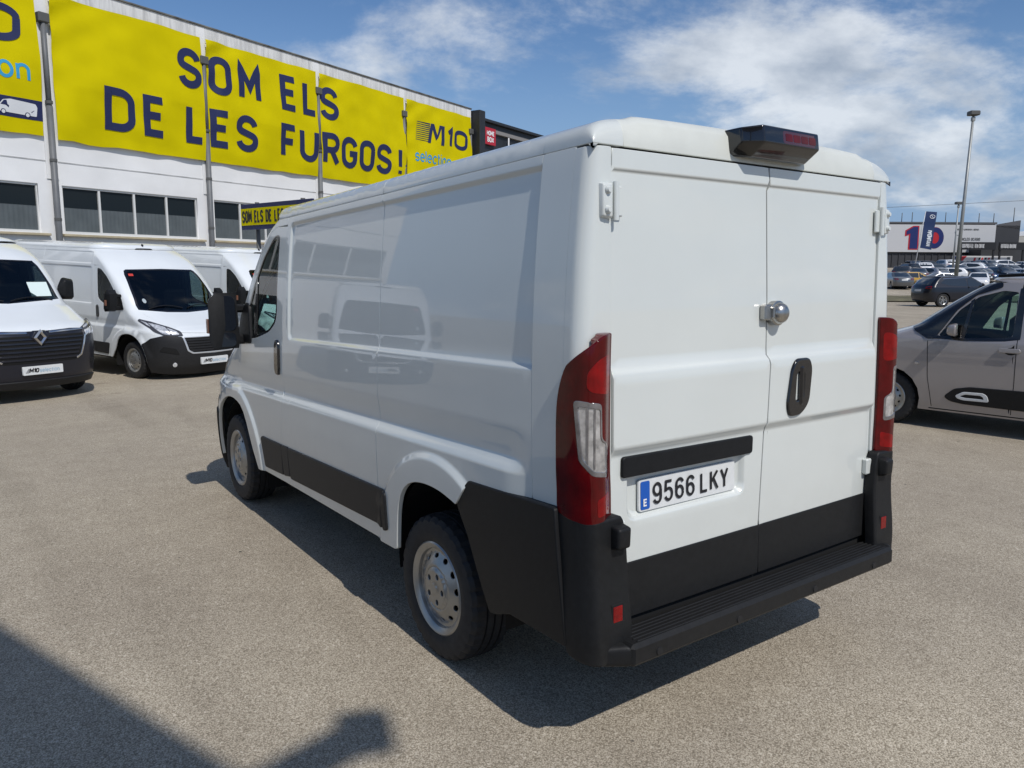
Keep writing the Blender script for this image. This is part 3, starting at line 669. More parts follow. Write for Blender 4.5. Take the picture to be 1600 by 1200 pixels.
        lm = lambda a, b: np.stack([a, -.1065 + .125 * (b - 2.206) + np.clip(a - .165, 0, 1) * .9, b], -1)
        ll = sheet('brake_lens', rrect(-.045, 2.213, .18, 2.258, .010, 3), lm, REDD, bl, res=.03, bres=.015, roll=.003, flange=.01, ctr=(0, 2.4, 1.2))
        for k in range(4): sheet('lens_rib', rrect(-.03 + .05 * k, 2.222, .012 + .05 * k, 2.249, .004, 2), lm, REDL, bl, res=.03, bres=.015, lift=.001, roll=.001, flange=.003, ctr=(0, 2.4, 1.2))
        # interior of rear door gap
    # ---- tail lamps
    oa = ay(.10)
    to = [(ain(.89) + .0, .892), (.04, .884), (oa - .01, .905), (oa, .93)] + chaikin([(oa, 1.22), (oa - .004, 1.30), (.105, 1.39), (.052, 1.462), (-.01, 1.510), (-.05, 1.519), (ain(1.52), 1.520)])
    lens = rpoly([(.066, 1.305), (-.016, 1.292), (-.020, 1.172), (-.058, 1.150), (-.060, 1.038), (.018, 1.052), (.052, 1.10)], .014, 3)
    lx_ = lambda a, z, e=0.0: corner(a, z, .014 + e, .016 + .032 * ss(-.095, -.02, a) + e)
    for mir in (False, True):
        t = sheet('tail_lamp', to, lx_, REDL, v, res=.014 / q, bres=.010 / q, roll=.006, flange=.035, mirror=mir, holes=[lens])
        sheet('clear_lens', lens, lambda a, z: lx_(a, z, -.003), CLEARL, t, res=.014, bres=.01, roll=.001, flange=.004, mirror=mir)
        lc = [np.mean([p[0] for p in lens]), np.mean([p[1] for p in lens])]
        ins = lambda f: [(lc[0] + (a - lc[0]) * f, lc[1] + (b - lc[1]) * f) for a, b in lens]
        sheet('lens_frame', lens, lx_, GREYL, t, res=.014, bres=.01, lift=.001, roll=.002, flange=.004, mirror=mir, holes=[ins(.88)])
        for rx in (.030, .008): sheet('lens_rib', [(rx, 1.075), (rx + .004, 1.075), (rx + .005, 1.285), (rx, 1.285)], lx_, GREYL, t, res=.014, bres=.01, lift=.0, roll=.001, flange=.004, mirror=mir)
        sheet('brake_reflector', rpoly([(-.07, 1.32), (.035, 1.335), (.035, 1.40), (.0, 1.44), (-.07, 1.46)], .025, 4), lambda a, z: lx_(a, z, .0012), REDB, t, res=.014, bres=.012, roll=.001, flange=.003, mirror=mir)
        sheet('fog_reflector', rpoly([(-.07, .915), (.0, .905), (.0, .965), (-.07, .985)], .01, 3), lambda a, z: lx_(a, z, .0012), REDB, t, res=.014, bres=.012, roll=.001, flange=.003, mirror=mir)
        # ---- bumper corners
        co = [(-.13, .392), (.06, .392), (ay(.058), .405), (ay(.058), .425), (ay(.095), .880), (ay(.096), .904), (oa, .900), (.04, .880), (ain(.89) - .02, .884), (ain(.8) - .035, .82), (-.135, .5)]
        bcn = sheet('bumper_corner', rpoly(co, .012, 2), lambda a, z: corner(a, z, .014 + .012 * ss(.75, .45, z), .050 + .018 * ss(.75, .45, z)), BLACKP, v, res=.018 / q, bres=.012 / q, roll=.012, flange=.04, mirror=mir)
        sg = 1 if mir else -1
        hull('hinge_cover', [(sg * x, y, z) for x in (.822, .882) for y, z in ((-.04, .778), (-.04, .872), (-.092, .790), (-.096, .862))], BLACKP, bcn, .012, 3)
        MB().box((sg * .862, -.064, .553), (.048, .012, .062), None, .004).build('reflector', REDB, bcn)
        MB().box((sg * .862, -.0615, .553), (.06, .014, .076), None, .004).build('reflector_frame', DARK, bcn)
        # cladding behind the wheel
        cl = [(.103, .912), (.064, .427), (.40, .432), (.50, .396), (.541, .39)] + ARCH_R[8:11][::-1] + [(.735, .775), (.748, .80), (.715, .85), (.655, .902)]
        sheet('rear_cladding', rpoly(cl, .006, 2), S0, BLACKP, v, res=.05 / q, bres=.025 / q, lift=.010, roll=.006, flange=.03, mirror=mir)
        # rub strips
        for a, b in ((1.402, 1.447), (1.452, 2.795), (2.802, 2.915)):
            a, b = (a if a < 1.9 else Y(a)), (b if b < 1.9 else Y(b))
            sheet('rub_strip', rpoly([(a, .523), (b - .012, .512), (b, .70), (a, .702)], .014, 3), S, BLACKP2, v, res=.06 / q, bres=.04, lift=.012, roll=.007, flange=.02, mirror=mir)
        # ---- front door
        zsm = [.46, .6, .8, 1.0, 1.2, 1.4, 1.6, 1.8, 2.0, 2.09]
        dp = [(bs(z) + .003, z) for z in zsm]
        ap = [(Y(3.02), 2.10), (Y(3.13), 2.075), (Y(3.33), 1.93), (Y(3.50), 1.76), (Y(3.68), 1.55), (Y(3.80), 1.38), (Y(3.83), 1.30), (Y(3.79), 1.1), (Y(3.725), .885)]
        dpoly = [(bs(.46) + .003, .46)] + dp[1:] + ap + [(Y(3.655), .840), (Y(3.60), .77), (Y(3.503), .592), (Y(3.41), .462)]
        win = rpoly([(Y(2.955), 2.055), (Y(2.975), 1.50), (Y(3.13), 1.425), (Y(3.40), 1.375), (Y(3.70), 1.352), (Y(3.61), 1.53), (Y(3.44), 1.74), (Y(3.27), 1.915), (Y(3.08), 2.045)], [.05, .12, .05, .05, .03, .05, .05, .05, .06], 4)
        fl = [[(fa[0] + (.60 + d) * math.cos(t), fa[1] + (.60 + d) * math.sin(t)) for t in np.linspace(PI / 2, PI, 24)] for d in (-.03, -.015, 0, .015)]
        dr = sheet('front_door', dpoly, S, W, v, res=rs * .8, bres=br, roll=.003, holes=[win], lines=[[(Y(2.9), z), (Y(3.8), z)] for z in (.985, 1.0, 1.02, 1.04, 1.055)] + fl, mirror=mir)
        wc = (Y(3.28), 1.68)
        big = [(wc[0] + (a - wc[0]) * 1.0, b) for a, b in win]
        inn = [(wc[0] + (a - wc[0]) * .90, wc[1] + (b - wc[1]) * .93) for a, b in win]
        sheet('window_trim', big, S, BLACKG, dr, res=.04, bres=.03, lift=-.004, roll=.001, flange=.006, holes=[inn], mirror=mir)
        sheet('window', [(wc[0] + (a - wc[0]) * .97, wc[1] + (b - wc[1]) * .97) for a, b in win], S, GLASS, dr, res=.06, bres=.04, lift=-.009, roll=0, flange=0, mirror=mir)
        sheet('window_divider', [(Y(3.40), 1.375), (Y(3.455), 1.372), (Y(3.42), 1.75), (Y(3.375), 1.80)], S, BLACKG, dr, res=.05, bres=.04, lift=-.004, roll=.001, flange=.01, mirror=mir)
        hh = sheet('door_handle', rpoly([(Y(2.945), 1.165), (Y(2.985), 1.165), (Y(3.0), 1.20), (Y(2.992), 1.35), (Y(2.97), 1.378), (Y(2.945), 1.37), (Y(2.932), 1.34), (Y(2.935), 1.2)], .012, 3), S, BLACKG, dr, res=.03, bres=.015, lift=.016, roll=.008, flange=.022, mirror=mir)
        sheet('rub_strip', rpoly([(Y(2.925), .512), (Y(3.277), .505), (Y(3.325), .69), (Y(3.31), .702), (Y(2.918), .70)], .014, 3), S, BLACKP2, dr, res=.06, bres=.04, lift=.012, roll=.007, flange=.02, mirror=mir)
        # mirror
        y0 = Y(3.66); sg = -sg if False else (1 if mir else -1)
        mr = hull('mirror', [(sg * 1.035, y0 - .05, 1.30), (sg * 1.21, y0 - .07, 1.30), (sg * 1.235, y0 - .06, 1.36), (sg * 1.23, y0 - .04, 1.62), (sg * 1.18, y0 - .03, 1.69), (sg * 1.03, y0 - .02, 1.69), (sg * 1.03, y0 - .03, 1.62), (sg * 1.025, y0 - .05, 1.36),
                                (sg * 1.06, y0 + .07, 1.34), (sg * 1.18, y0 + .05, 1.34), (sg * 1.18, y0 + .06, 1.62), (sg * 1.06, y0 + .08, 1.62)], BLACKP, v, .018, 3)
        mm = lambda a, b: np.stack([a, y0 - .062 + .10 * (b - 1.3), b], -1) if not mir else np.stack([a, y0 - .062 + .10 * (b - 1.3), b], -1)
        xs = (-1.222, -1.045)
        sheet('mirror_glass', rrect(xs[0], 1.425, xs[1], 1.665, .04, 4), mm, BLACKG, mr, res=.05, bres=.03, lift=.004, roll=.003, flange=.01, mirror=mir, ctr=(-1.2, 9, 1.5))
        sheet('wide_angle_glass', rrect(xs[0] + .01, 1.315, xs[1] - .01, 1.41, .03, 4), mm, BLACKG, mr, res=.05, bres=.03, lift=.004, roll=.003, flange=.01, mirror=mir, ctr=(-1.2, 9, 1.5))
        MB().box((sg * 1.225, y0 - .01, 1.46), (.02, .05, .10), None, .004).build('indicator', mat('amber_lens', (.20, .085, .05), .3), mr)
        MB().box((sg * 1.02, y0 + .03, 1.58), (.12, .07, .06), None, .015).build('mirror_arm', BLACKP, mr); MB().box((sg * 1.02, y0 + .03, 1.36), (.12, .08, .07), None, .015).build('mirror_arm', BLACKP, mr)
        sheet('mirror_base', rpoly([(Y(3.50), 1.34), (Y(3.79), 1.34), (Y(3.72), 1.52), (Y(3.60), 1.62), (Y(3.54), 1.60)], .03, 3), S, BLACKP, dr, res=.05, bres=.04, lift=.012, roll=.006, flange=.02, mirror=mir)
        wheel(v, (sg * .868, 1.015, .331), not mir); wheel(v, (sg * .868, Y(4.015), .331), not mir)
        for cy in (ra[0], fa[0]):
            mb = MB(); n = 20; a0, a1 = -.2, PI + .2
            pr = [(math.cos(a0 + (a1 - a0) * k / n), math.sin(a0 + (a1 - a0) * k / n)) for k in range(n + 1)]
            rr_ = .465 if cy == ra[0] else .50
            V = [(sg * xx, cy + rr_ * c, .40 + rr_ * s_) for xx in (.94, .66) for c, s_ in pr]
            mb.add(V, [(k, k + 1, n + 2 + k, n + 1 + k) for k in range(n)]); mb.add([(sg * .66, cy + rr_ * c, .40 + rr_ * s_) for c, s_ in pr], [list(range(n + 1))])
            mb.build('arch_liner', DARK, v)
    # ---- step bumper
    st = MB(); st.box((0, -.055, .412), (1.70, .15, .082), None, .014); st = st.build('rear_step', BLACKP, v)
    for k in range(6): MB().box((0.0, -.108 + .02 * k, .4535), (1.62, .009, .007), None, .002).build('step_rib', BLACKP, st)
    for xx in (-.72, -.28, .22, .68):
        mb = MB(); mb.lathe([(-.003, 0), (-.003, .014), (.003, .016)], 20, 'y', (xx, -.131, .40)); mb.build('parking_sensor', BLACKP2, st)
    for sg in (-1, 1):
        hull('step_end', [(sg * .845, .02, .374), (sg * .845, -.125, .374), (sg * .845, -.125, .45), (sg * .845, .02, .46), (sg * .93, -.06, .374), (sg * .93, -.06, .44), (sg * .96, .05, .374), (sg * .96, .05, .44)], BLACKP, st, .016, 3)
    # ---- roof
    wt = float(B.w(zt)); NN = float(B.N(zt)); DD = float(B.D(zt)); n_ = B.n
    th_ = np.linspace(0, PI / 2, 4000); cx_ = wt * np.sin(th_) ** (1 / 5); ch_ = RH * np.cos(th_) ** (2 / 3.0) + .012 * ss(.74, .68, cx_) + .016 * (1 - (cx_ / wt) ** 2)
    sl = np.concatenate([[0], np.cumsum(np.hypot(np.diff(cx_), np.diff(ch_)))]); SM = float(sl[-1])
    def roof(s_, y):
        s_ = np.asarray(s_, float); y = np.asarray(y, float); a = np.clip(np.abs(s_), 0, SM); k = np.maximum(1e-4, 1 - np.clip((y - (NN - DD)) / DD, 0, 1) ** n_)
        return np.stack([np.sign(s_) * np.interp(a, sl, cx_) * k ** (1 / n_), y, zt + np.interp(a, sl, ch_) * k ** (1 / 2.6)], -1)
    sx_ = lambda x: float(np.interp(abs(x), cx_, sl)) * (1 if x > 0 else -1)
    rr4 = lambda a, b, y0, y1: [(a, y0), (b, y0), (b, y1), (a, y1)]
    sheet('roof', rr4(-SM, SM, 1.524, NN - .004), roof, W, v, res=.05 / q, bres=.03 / q, roll=.003, ctr=(0, 2.4, 1), lines=[[(-SM, y), (SM, y)] for y in np.linspace(NN - DD, NN - .01, 9)])
    sheet('roof', rr4(-SM, SM, .263, 1.516), roof, W, v, res=.05 / q, bres=.03 / q, roll=.003, ctr=(0, 2.4, 1))
    def rend(s_, t):
        t = np.asarray(t, float); a = np.clip(t, 0, .09) / .09 * PI / 2; y = .0 + .055 * (1 - np.cos(a)) + np.maximum(0, t - .09) * 1.21; P = roof(s_, y); P[:, 2] = np.where(t < .09, zt + (P[:, 2] - zt) * np.sin(a) ** .8, P[:, 2]); return P
    sheet('roof_end', rr4(sx_(-.775), sx_(.775), 0, .258), rend, CREAM, v, res=.03 / q, bres=.015 / q, roll=.003, ctr=(0, 2.4, 1), flange=.008)
    for sg in (-1, 1): sheet('roof_corner', rr4(sx_(sg * .779), sg * SM, 0, .258), rend, W, v, res=.016 / q, bres=.010 / q, roll=.003, ctr=(0, 2.4, 1))
    # ---- cab front shell (fenders, bonnet, pillars)
    f = B.fx; g = B.fy
    left = [(Y(3.728), .888), (Y(3.793), 1.1), (Y(3.834), 1.30), (Y(3.805), 1.385), (Y(3.685), 1.555), (Y(3.505), 1.765), (Y(3.335), 1.935), (Y(3.135), 2.079), (Y(3.02), 2.105), (bs(2.1) + .003, 2.105), (bs(topz) + .003, topz)]
    archl = [p for p in AF if p[0] > Y(3.73)]
    Lu = g([tuple(p) for p in dens(archl[::-1], .04, False)]) + g([tuple(p) for p in dens(left, .05, False)])
    shell = Lu + [(-u, z) for u, z in Lu[::-1]]
    shell += [(B.ux(x, .40), .40) for x in np.linspace(.8, -.8, 20)]
    ws = [(-.84, 1.345), (-.4, 1.30), (0, 1.285), (.4, 1.30), (.84, 1.345), (.845, 1.42), (.81, 1.7), (.765, 1.95), (.73, 2.02), (.68, 2.045), (0, 2.06), (-.68, 2.045), (-.73, 2.02), (-.765, 1.95), (-.81, 1.7), (-.845, 1.42)]
    wsU = f([tuple(p) for p in dens(ws, .06)])
    belt = B.belt
    fb = [[(B.ux(x, 1.02) , 1.02) for x in np.linspace(-.8, .8, 30)]]
    cb_ = sheet('cab_body', shell, belt, W, v, res=.045 / q, bres=.03 / q, holes=[wsU], roll=.003, lines=fb)
    sc = lambda P, s_, c: [(c[0] + (a - c[0]) * s_, c[1] + (b - c[1]) * s_) for a, b in P]
    sheet('windscreen_seal', wsU, belt, BLACKG, v, res=.05, bres=.04, lift=-.003, roll=.001, flange=.01, holes=[sc(wsU, .93, (0, 1.68))])
    wsn = sheet('windscreen', sc(wsU, .98, (0, 1.68)), belt, GLASSD if high else GLASS, v, res=.07, bres=.06, lift=-.008, roll=0, flange=0)
    # bonnet shut line and front details
    bo = [(-.53, .985), (0, .955), (.53, .985), (.66, 1.095), (.80, 1.24), (.82, 1.315), (.4, 1.275), (0, 1.262), (-.4, 1.275), (-.82, 1.315), (-.80, 1.24), (-.66, 1.095)]
    sheet('bonnet', B.dense_front(bo, .06), belt, W, v, res=.06 / q, bres=.04, lift=.006, roll=.004, flange=.02)
    bum = [(-.55, .93), (-.46, .62), (.46, .62), (.55, .93)]
    # bumper: dark lower front with raised corners
    bl_ = g([(Y(4.452), .40), (Y(4.43), .56), (Y(4.385), .69), (Y(4.345), .76)])
    bt = f([(-.93, .87), (-.80, .925), (-.70, .915), (-.56, .905), (-.50, .66), (-.42, .60), (0, .585)])
    bb = f([(0, .24), (-.4, .24), (-.75, .25), (-.90, .28)])
    hb = [tuple(p) for p in dens(bl_ + bt, .05, False)]; lowr = [tuple(p) for p in dens(bb, .05, False)]
    bpoly = hb[:-1] + [(-u, z) for u, z in hb[::-1]] + [(-u, z) for u, z in lowr[::-1]][:-1] + lowr
    fbm = sheet('front_bumper', bpoly, belt, BLACKP2, v, res=.05 / q, bres=.03, lift=.012, roll=.010, flange=.04)
    for sx in (-1, 1):
        m_ = lambda P: f([(sx * x, z) for x, z in P])
        hl_ = [(.53, .93), (.66, .925), (.80, .94), (.905, 1.02), (.958, 1.17), (.935, 1.195), (.83, 1.155), (.67, 1.075), (.55, 1.0)]
        hd = sheet('headlamp', rpoly(m_(hl_), .015, 2), belt, HEADG, v, res=.03, bres=.02, lift=.010, roll=.005, flange=.02)
        sheet('reflector', rpoly(m_([(.585, .95), (.69, .943), (.705, 1.055), (.61, 1.0)]), .01, 2), belt, HEAD, hd, res=.03, bres=.02, lift=.016, roll=.002, flange=.004)
        sheet('reflector', rpoly(m_([(.715, .945), (.80, .962), (.86, 1.03), (.885, 1.13), (.80, 1.105), (.725, 1.065)]), .01, 2), belt, HEAD, hd, res=.03, bres=.02, lift=.016, roll=.002, flange=.004)
        sheet('reflector', rpoly(m_([(.895, 1.075), (.915, 1.10), (.935, 1.165), (.90, 1.14)]), .006, 2), belt, HEAD, hd, res=.03, bres=.02, lift=.016, roll=.002, flange=.004)
        sheet('bumper_inlet', rpoly(m_([(.62, .60), (.86, .66), (.82, .74), (.66, .70)]), .02, 2), belt, DARK, fbm, res=.04, bres=.03, lift=.020, roll=.004, flange=.01)
        fo = sheet('fog_lamp', circ(B.ux(sx * .68, .42), .42, .035, 20), belt, HEAD, fbm, res=.02, bres=.012, lift=.022, roll=.004, flange=.02)
    gs = f([tuple(p) for p in dens([(-.545, .90), (-.49, .66), (-.41, .61), (.41, .61), (.49, .66), (.545, .90)], .05)])
    gi = [(u * .955, .625 + (z - .61) * .93) for u, z in gs]
    sheet('grille_surround', rpoly(gs, .03, 3), belt, mat('silver_trim', (.55, .56, .57), .3, metal=.5), v, res=.04, bres=.02, lift=.014, roll=.005, flange=.02, holes=[rpoly(gi, .03, 3)])
    gr = sheet('grille', rpoly(gi, .03, 3), belt, DARK, v, res=.05, bres=.03, lift=.004, roll=.001, flange=.01)
    for k in range(5):
        z = .655 + .046 * k; xw = .44 + .02 * k
        sheet('grille_slat', f([tuple(p) for p in dens([(-xw, z), (xw, z), (xw, z + .02), (-xw, z + .02)], .08)]), belt, BLACKP2, gr, res=.08, bres=.05, lift=.014, roll=.004, flange=.012)
    pz = .47
    pl2 = lambda a, b, l_=0: (lambda P: np.stack([-P[:, 0], P[:, 1] + .05 + l_, P[:, 2]], 0))(np.stack([np.asarray(a), np.full_like(np.asarray(a, float), float(B.N(.47)) - .012), np.asarray(b)], -1))
    fp = sheet('dealer_plate', rrect(-.28, .41, .28, .53, .008, 2), lambda a, b: pl2(a, b).T, PLATEW, v, res=.1, bres=.05, roll=.002, flange=.03)
    if high: plate_text(fp, pl2, -.25, .43)
    # ---- inside and underneath
    yb = Y(2.80)
    rbox('cargo_liner', (0, (yb + .08) / 2, 1.48), (1.68, yb - .10, 1.24), DARK, v, .02)
    rbox('underbody', (0, (Y(4.5) + .03) / 2, .43), (1.40, Y(4.5) - .03, .14), DARK, v, .02)
    rbox('rear_valance', (0, .14, .45), (1.72, .24, .14), DARK, v, .01)
    rbox('sill_liner', (0, (1.50 + yb) / 2, .62), (1.84, yb - 1.60, .34), DARK, v, .01)
    rbox('cab_floor', (0, Y(3.4), .56), (1.5, 1.2, .06), DASH, v, .01)
    rbox('engine_bay', (0, Y(4.35), .72), (1.3, .8, .5), DARK, v, .05)
    cab_interior(v, (yb + .05, Y(3.22), Y(4.02)))
    if high:
        sheet('roof_aerial', circ(0.01, Y(2.9), .02, 8), roof, BLACKP, v, res=.05, bres=.02, lift=.03, roll=.004, flange=.03, ctr=(0, 2.4, 1))
        P = rake(np.array([[-.35, Y(3.74), 1.40], [-.66, Y(3.74), 1.40], [-.66, Y(3.90), 1.36], [-.35, Y(3.90), 1.36]]))
        obj('price_sheet', P, [(0, 1, 2, 3)], PAPER, v, xf=False)
        sheet('inspection_sticker', [(B.ux(x, 1.95), z) for x, z in ((.62, 1.93), (.70, 1.93), (.69, 1.97), (.61, 1.97))], belt, mat('red_sticker', (.5, .04, .03), .5), wsn, res=.1, bres=.05, lift=-.003, roll=0, flange=0)
        sheet('emission_sticker', circ(B.ux(.68, 1.5), 1.5, .04, 16), belt, mat('grey_sticker', (.35, .40, .42), .5), wsn, res=.1, bres=.05, lift=-.003, roll=0, flange=0)
    # wipers
    for x0, x1 in ((-.70, -.05), (.05, .68)):
        mb = MB(); mb.tube([tuple(B.belt(B.ux(x0 + (x1 - x0) * t, 1.34), 1.345 + .05 * math.sin(PI * t) + .02) + np.array((0, .02, 0))) for t in np.linspace(0, 1, 8)], .009, 6); mb.build('wiper', BLACKP, v)
    XF[0] = None
    return v
# ---------------------------------------------------------------- other road vehicles
class Car:
    """car shell: y = 0 in the middle, nose at +y"""
    def __init__(s, F, Rr): s.F = F; s.R = Rr
    def side(s, y, z):
        y = np.asarray(y, float); a = s.F.side(np.maximum(y, 0), z); b = s.R.side(np.maximum(-y, 0), z); b = b * np.array([1, -1, 1])
        return np.where((y >= 0)[:, None], a, b)
    def front(s, U, z): return s.F.belt(U, z)
    def back(s, U, z): return s.R.belt(U, z) * np.array([1, -1, 1])
def arch(cy, cz, r, z0, n=12):
    a0 = math.asin(max(-1, min(1, (z0 - cz) / r))); return [(cy + r * math.cos(a), cz + r * math.sin(a)) for a in np.linspace(PI - a0, a0, n)]
def car(name, label, loc, rz, sp, group=None):
    """sp: dict with tables and features"""
    paint = sp['paint']; q = sp.get('q', 1.0); v = thing(name, label, sp.get('cat', 'car'), loc, rz, group); sv = XF[0]; XF[0] = None
    F = Body(sp['nose'], sp['zN'], sp['dN'], sp['zD'], sp['D'], sp['zW'], sp['W'], sp.get('n', 2.3)); Rb = Body(sp['tail'], sp['zT'], sp['dT'], sp['zD'], sp.get('DR', sp['D']), sp['zW'], sp['W'], sp.get('n', 2.3))
    C = Car(F, Rb); zt, z0, ra = sp['zt'], sp['z0'], sp['ra']; wf, wr = sp['wf'], sp['wr']; ct = (0, 0, .9)
    res = .07 / q; holes = [rpoly(h, .03, 3) for h in sp.get('holes', [])]
    def shell(Bd, wc, mp, nm, hs):
        pts = [(0, z0)] + arch(wc, sp['zc'], ra, z0) + [(Bd.nose - .5, z0)]
        low = [Bd.uy(a, b) for a, b in dens(pts, .06, False)]; lz = [b for a, b in dens(pts, .06, False)]
        L = list(zip(low, lz)); top = [(Bd.uy(0, z), z) for z in np.linspace(zt, z0 + .05, 14)]
        fr = [(u, z0) for u in np.linspace(L[-1][0], -L[-1][0], 16)][1:-1]
        P = L + fr + [(-u, z) for u, z in L[::-1]] + [(-u, z) for u, z in top[::-1]] + [(u, zt) for u in np.linspace(-top[0][0], top[0][0], 40)][1:-1] + top
        hh = []
        for h in hs:
            d = dens(h, .05); hh.append([(Bd.uy(abs(a), b), b) for a, b in d]); hh.append([(-Bd.uy(abs(a), b), b) for a, b in d])
        return sheet(nm, P, mp, paint, v, res=res, bres=.05 / q, roll=.002, flange=.01, holes=hh, ctr=ct)
    fs = shell(F, wf, C.front, 'front_body', [h for h in holes if h[0][0] >= 0]); shell(Rb, -wr, C.back, 'rear_body', [h for h in holes if h[0][0] < 0])
    wt = float(F.w(zt)); N1, D1 = float(F.N(zt)), float(F.D(zt)); N2, D2 = float(Rb.N(zt)), float(Rb.D(zt)); n_ = F.n; RH = sp.get('RH', .06)
    def roof(x, y):
        y = np.asarray(y, float); qq = (np.abs(x) / wt) ** 3.5 + (np.maximum(0, y - (N1 - D1)) / D1) ** n_ + (np.maximum(0, -y - (N2 - D2)) / D2) ** n_
        return np.stack([x, y, zt + RH * np.maximum(0, 1 - qq) ** .5], -1)
    sn = np.sin(np.linspace(PI / 2, 0, 12)); fo = lambda N, D, s_: N - D * (1 - max(0, 1 - s_ ** n_) ** (1 / n_))
    P = [(wt * s_, fo(N1, D1, s_)) for s_ in sn] + [(-wt * s_, fo(N1, D1, s_)) for s_ in sn[::-1]][1:] + [(-wt * s_, -fo(N2, D2, s_)) for s_ in sn] + [(wt * s_, -fo(N2, D2, s_)) for s_ in sn[::-1]][1:]
    sheet('roof', P, roof, sp.get('roof_paint', paint), v, res=res, bres=.05 / q, roll=.001, flange=.01, ctr=ct)
    G = sp.get('glass', GLASSF)
    for w_ in sp['wins']:
        for mir in (False, True): sheet('window', rpoly(w_, .03, 3), C.side, G, v, res=res * 1.3, bres=.06, lift=.004, roll=.002, flange=.004, mirror=mir, ctr=ct)
    for h in holes:
        for mir in (False, True): sheet('window', h, C.side, GLASS, v, res=.1, bres=.06, lift=-.006, roll=0, flange=0, mirror=mir, ctr=ct)
    sheet('windscreen', F.dense_front(sp['ws'], .08), C.front, sp.get('wsg', G), v, res=res * 1.3, bres=.06, lift=.004, roll=.002, flange=.004, ctr=ct)
    sheet('rear_window', Rb.dense_front(sp['rw'], .08), C.back, G, v, res=res * 1.3, bres=.06, lift=.004, roll=.002, flange=.004, ctr=ct)
    for nm, m_, poly, lift in sp.get('front', []):
        for sx in ((-1, 1) if poly[0][0] > 0.3 else (1,)): sheet(nm, F.dense_front([(sx * x, z) for x, z in poly], .06), C.front, m_, v, res=res, bres=.04, lift=lift, roll=.004, flange=.012, ctr=ct)
    for nm, m_, poly, lift in sp.get('back', []):
        for sx in ((-1, 1) if poly[0][0] > 0.3 else (1,)): sheet(nm, Rb.dense_front([(sx * x, z) for x, z in poly], .06), C.back, m_, v, res=res, bres=.04, lift=lift, roll=.004, flange=.012, ctr=ct)
    for nm, m_, poly, lift in sp.get('sides', []):
        for mir in (False, True): sheet(nm, poly, C.side, m_, v, res=res, bres=.04, lift=lift, roll=.004, flange=.012, mirror=mir, ctr=ct)
    for sx in (-1, 1):
        for wy in (wf, wr): wheel(v, (sx * (float(F.w(.4)) - sp.get('wid', .2) / 2 - .015), wy, sp['rad'] - .003), sx < 0, sp.get('wheel', 'alloy'), sp['rad'], sp.get('wid', .2))
        for wy in (wf, wr):
            n = 14; V = [(sx * xx, wy + (ra + .015) * math.cos(PI * k / n), sp['zc'] + (ra + .015) * math.sin(PI * k / n)) for xx in (float(F.w(.4)) - .03, .5) for k in range(n + 1)]
            mb = MB(); mb.add(V, [(k, k + 1, n + 2 + k, n + 1 + k) for k in range(n)]); mb.add([V[n + 1 + k] for k in range(n + 1)], [list(range(n + 1))]); mb.build('arch_liner', DARK, v)
        my, mz = sp['mirror']; mw = float(-F.side(np.array([my]), np.array([mz]))[0][0])
        mr = hull('mirror', [(sx * (mw + .03), my - .05, mz - .02), (sx * (mw + .22), my - .07, mz + .0), (sx * (mw + .22), my - .07, mz + .13), (sx * (mw + .06), my - .05, mz + .16), (sx * (mw + .05), my + .07, mz + .0), (sx * (mw + .19), my + .03, mz + .02), (sx * (mw + .19), my + .03, mz + .11), (sx * (mw + .06), my + .06, mz + .12)], sp.get('mirror_paint', paint), v, .03, 3)
        MB().box((sx * (mw + .02), my, mz + .02), (.09, .07, .04), None, .01).build('mirror_arm', BLACKP, mr)
    rbox('underbody', (0, 0, z0 + .08), (1.3, sp['nose'] + sp['tail'] - .6, .14), DARK, v, .02)
    rbox('inner_sill', (0, (wf + wr) / 2, z0 + .16), (2 * float(F.w(.4)) - .1, wf - wr - 2 * ra - .1, .2), DARK, v, .02)
    XF[0] = sv; return v, C
def paint(name, col, metal=.3): return mat(name, col, .3, metal=metal, coat=1.0)
HATCH = dict(paint=paint('car_paint_white', (.72, .73, .74), 0), nose=2.1, tail=2.05, zt=1.40, z0=.22, ra=.35, zc=.32, rad=.31, wf=1.27, wr=-1.28, n=2.3, RH=.06, q=.7,
    zN=[.2, .35, .55, .72, .80, .90, .98, 1.2, 1.40, 1.5], dN=[.1, .03, 0, .05, .18, .75, 1.02, 1.4, 1.8, 2.0], zT=[.2, .35, .55, .9, 1.0, 1.2, 1.40, 1.5], dT=[.1, .03, 0, .05, .1, .28, .55, .8],
    zD=[.2, .6, .9, 1.0, 1.4], D=[.45, .45, .4, .35, .25], zW=[.2, .4, .65, .9, 1.0, 1.2, 1.42], W=[.84, .87, .885, .87, .83, .75, .66],
    wins=[[(.95, .97), (.03, .94), (.03, 1.36), (.20, 1.37), (.55, 1.24)], [(-.03, .94), (-.95, .98), (-1.30, 1.08), (-1.2, 1.26), (-.9, 1.36), (-.03, 1.37)]],
    ws=[(-.70, 1.0), (.70, 1.0), (.56, 1.37), (-.56, 1.37)], rw=[(-.62, 1.03), (.62, 1.03), (.54, 1.34), (-.54, 1.34)], mirror=(.78, .95),
    front=[('headlamp', HEAD, [(.52, .62), (.80, .66), (.80, .76), (.60, .74)], .006), ('grille', DARK, [(-.5, .3), (.5, .3), (.45, .52), (-.45, .52)], .006), ('number_plate', PLATEW, [(-.25, .40), (.25, .40), (.25, .50), (-.25, .50)], .016)],
    back=[('tail_lamp', REDB, [(.50, .76), (.78, .76), (.76, .93), (.56, .9)], .006), ('number_plate', PLATEW, [(-.25, .70), (.25, .70), (.25, .80), (-.25, .80)], .01)])
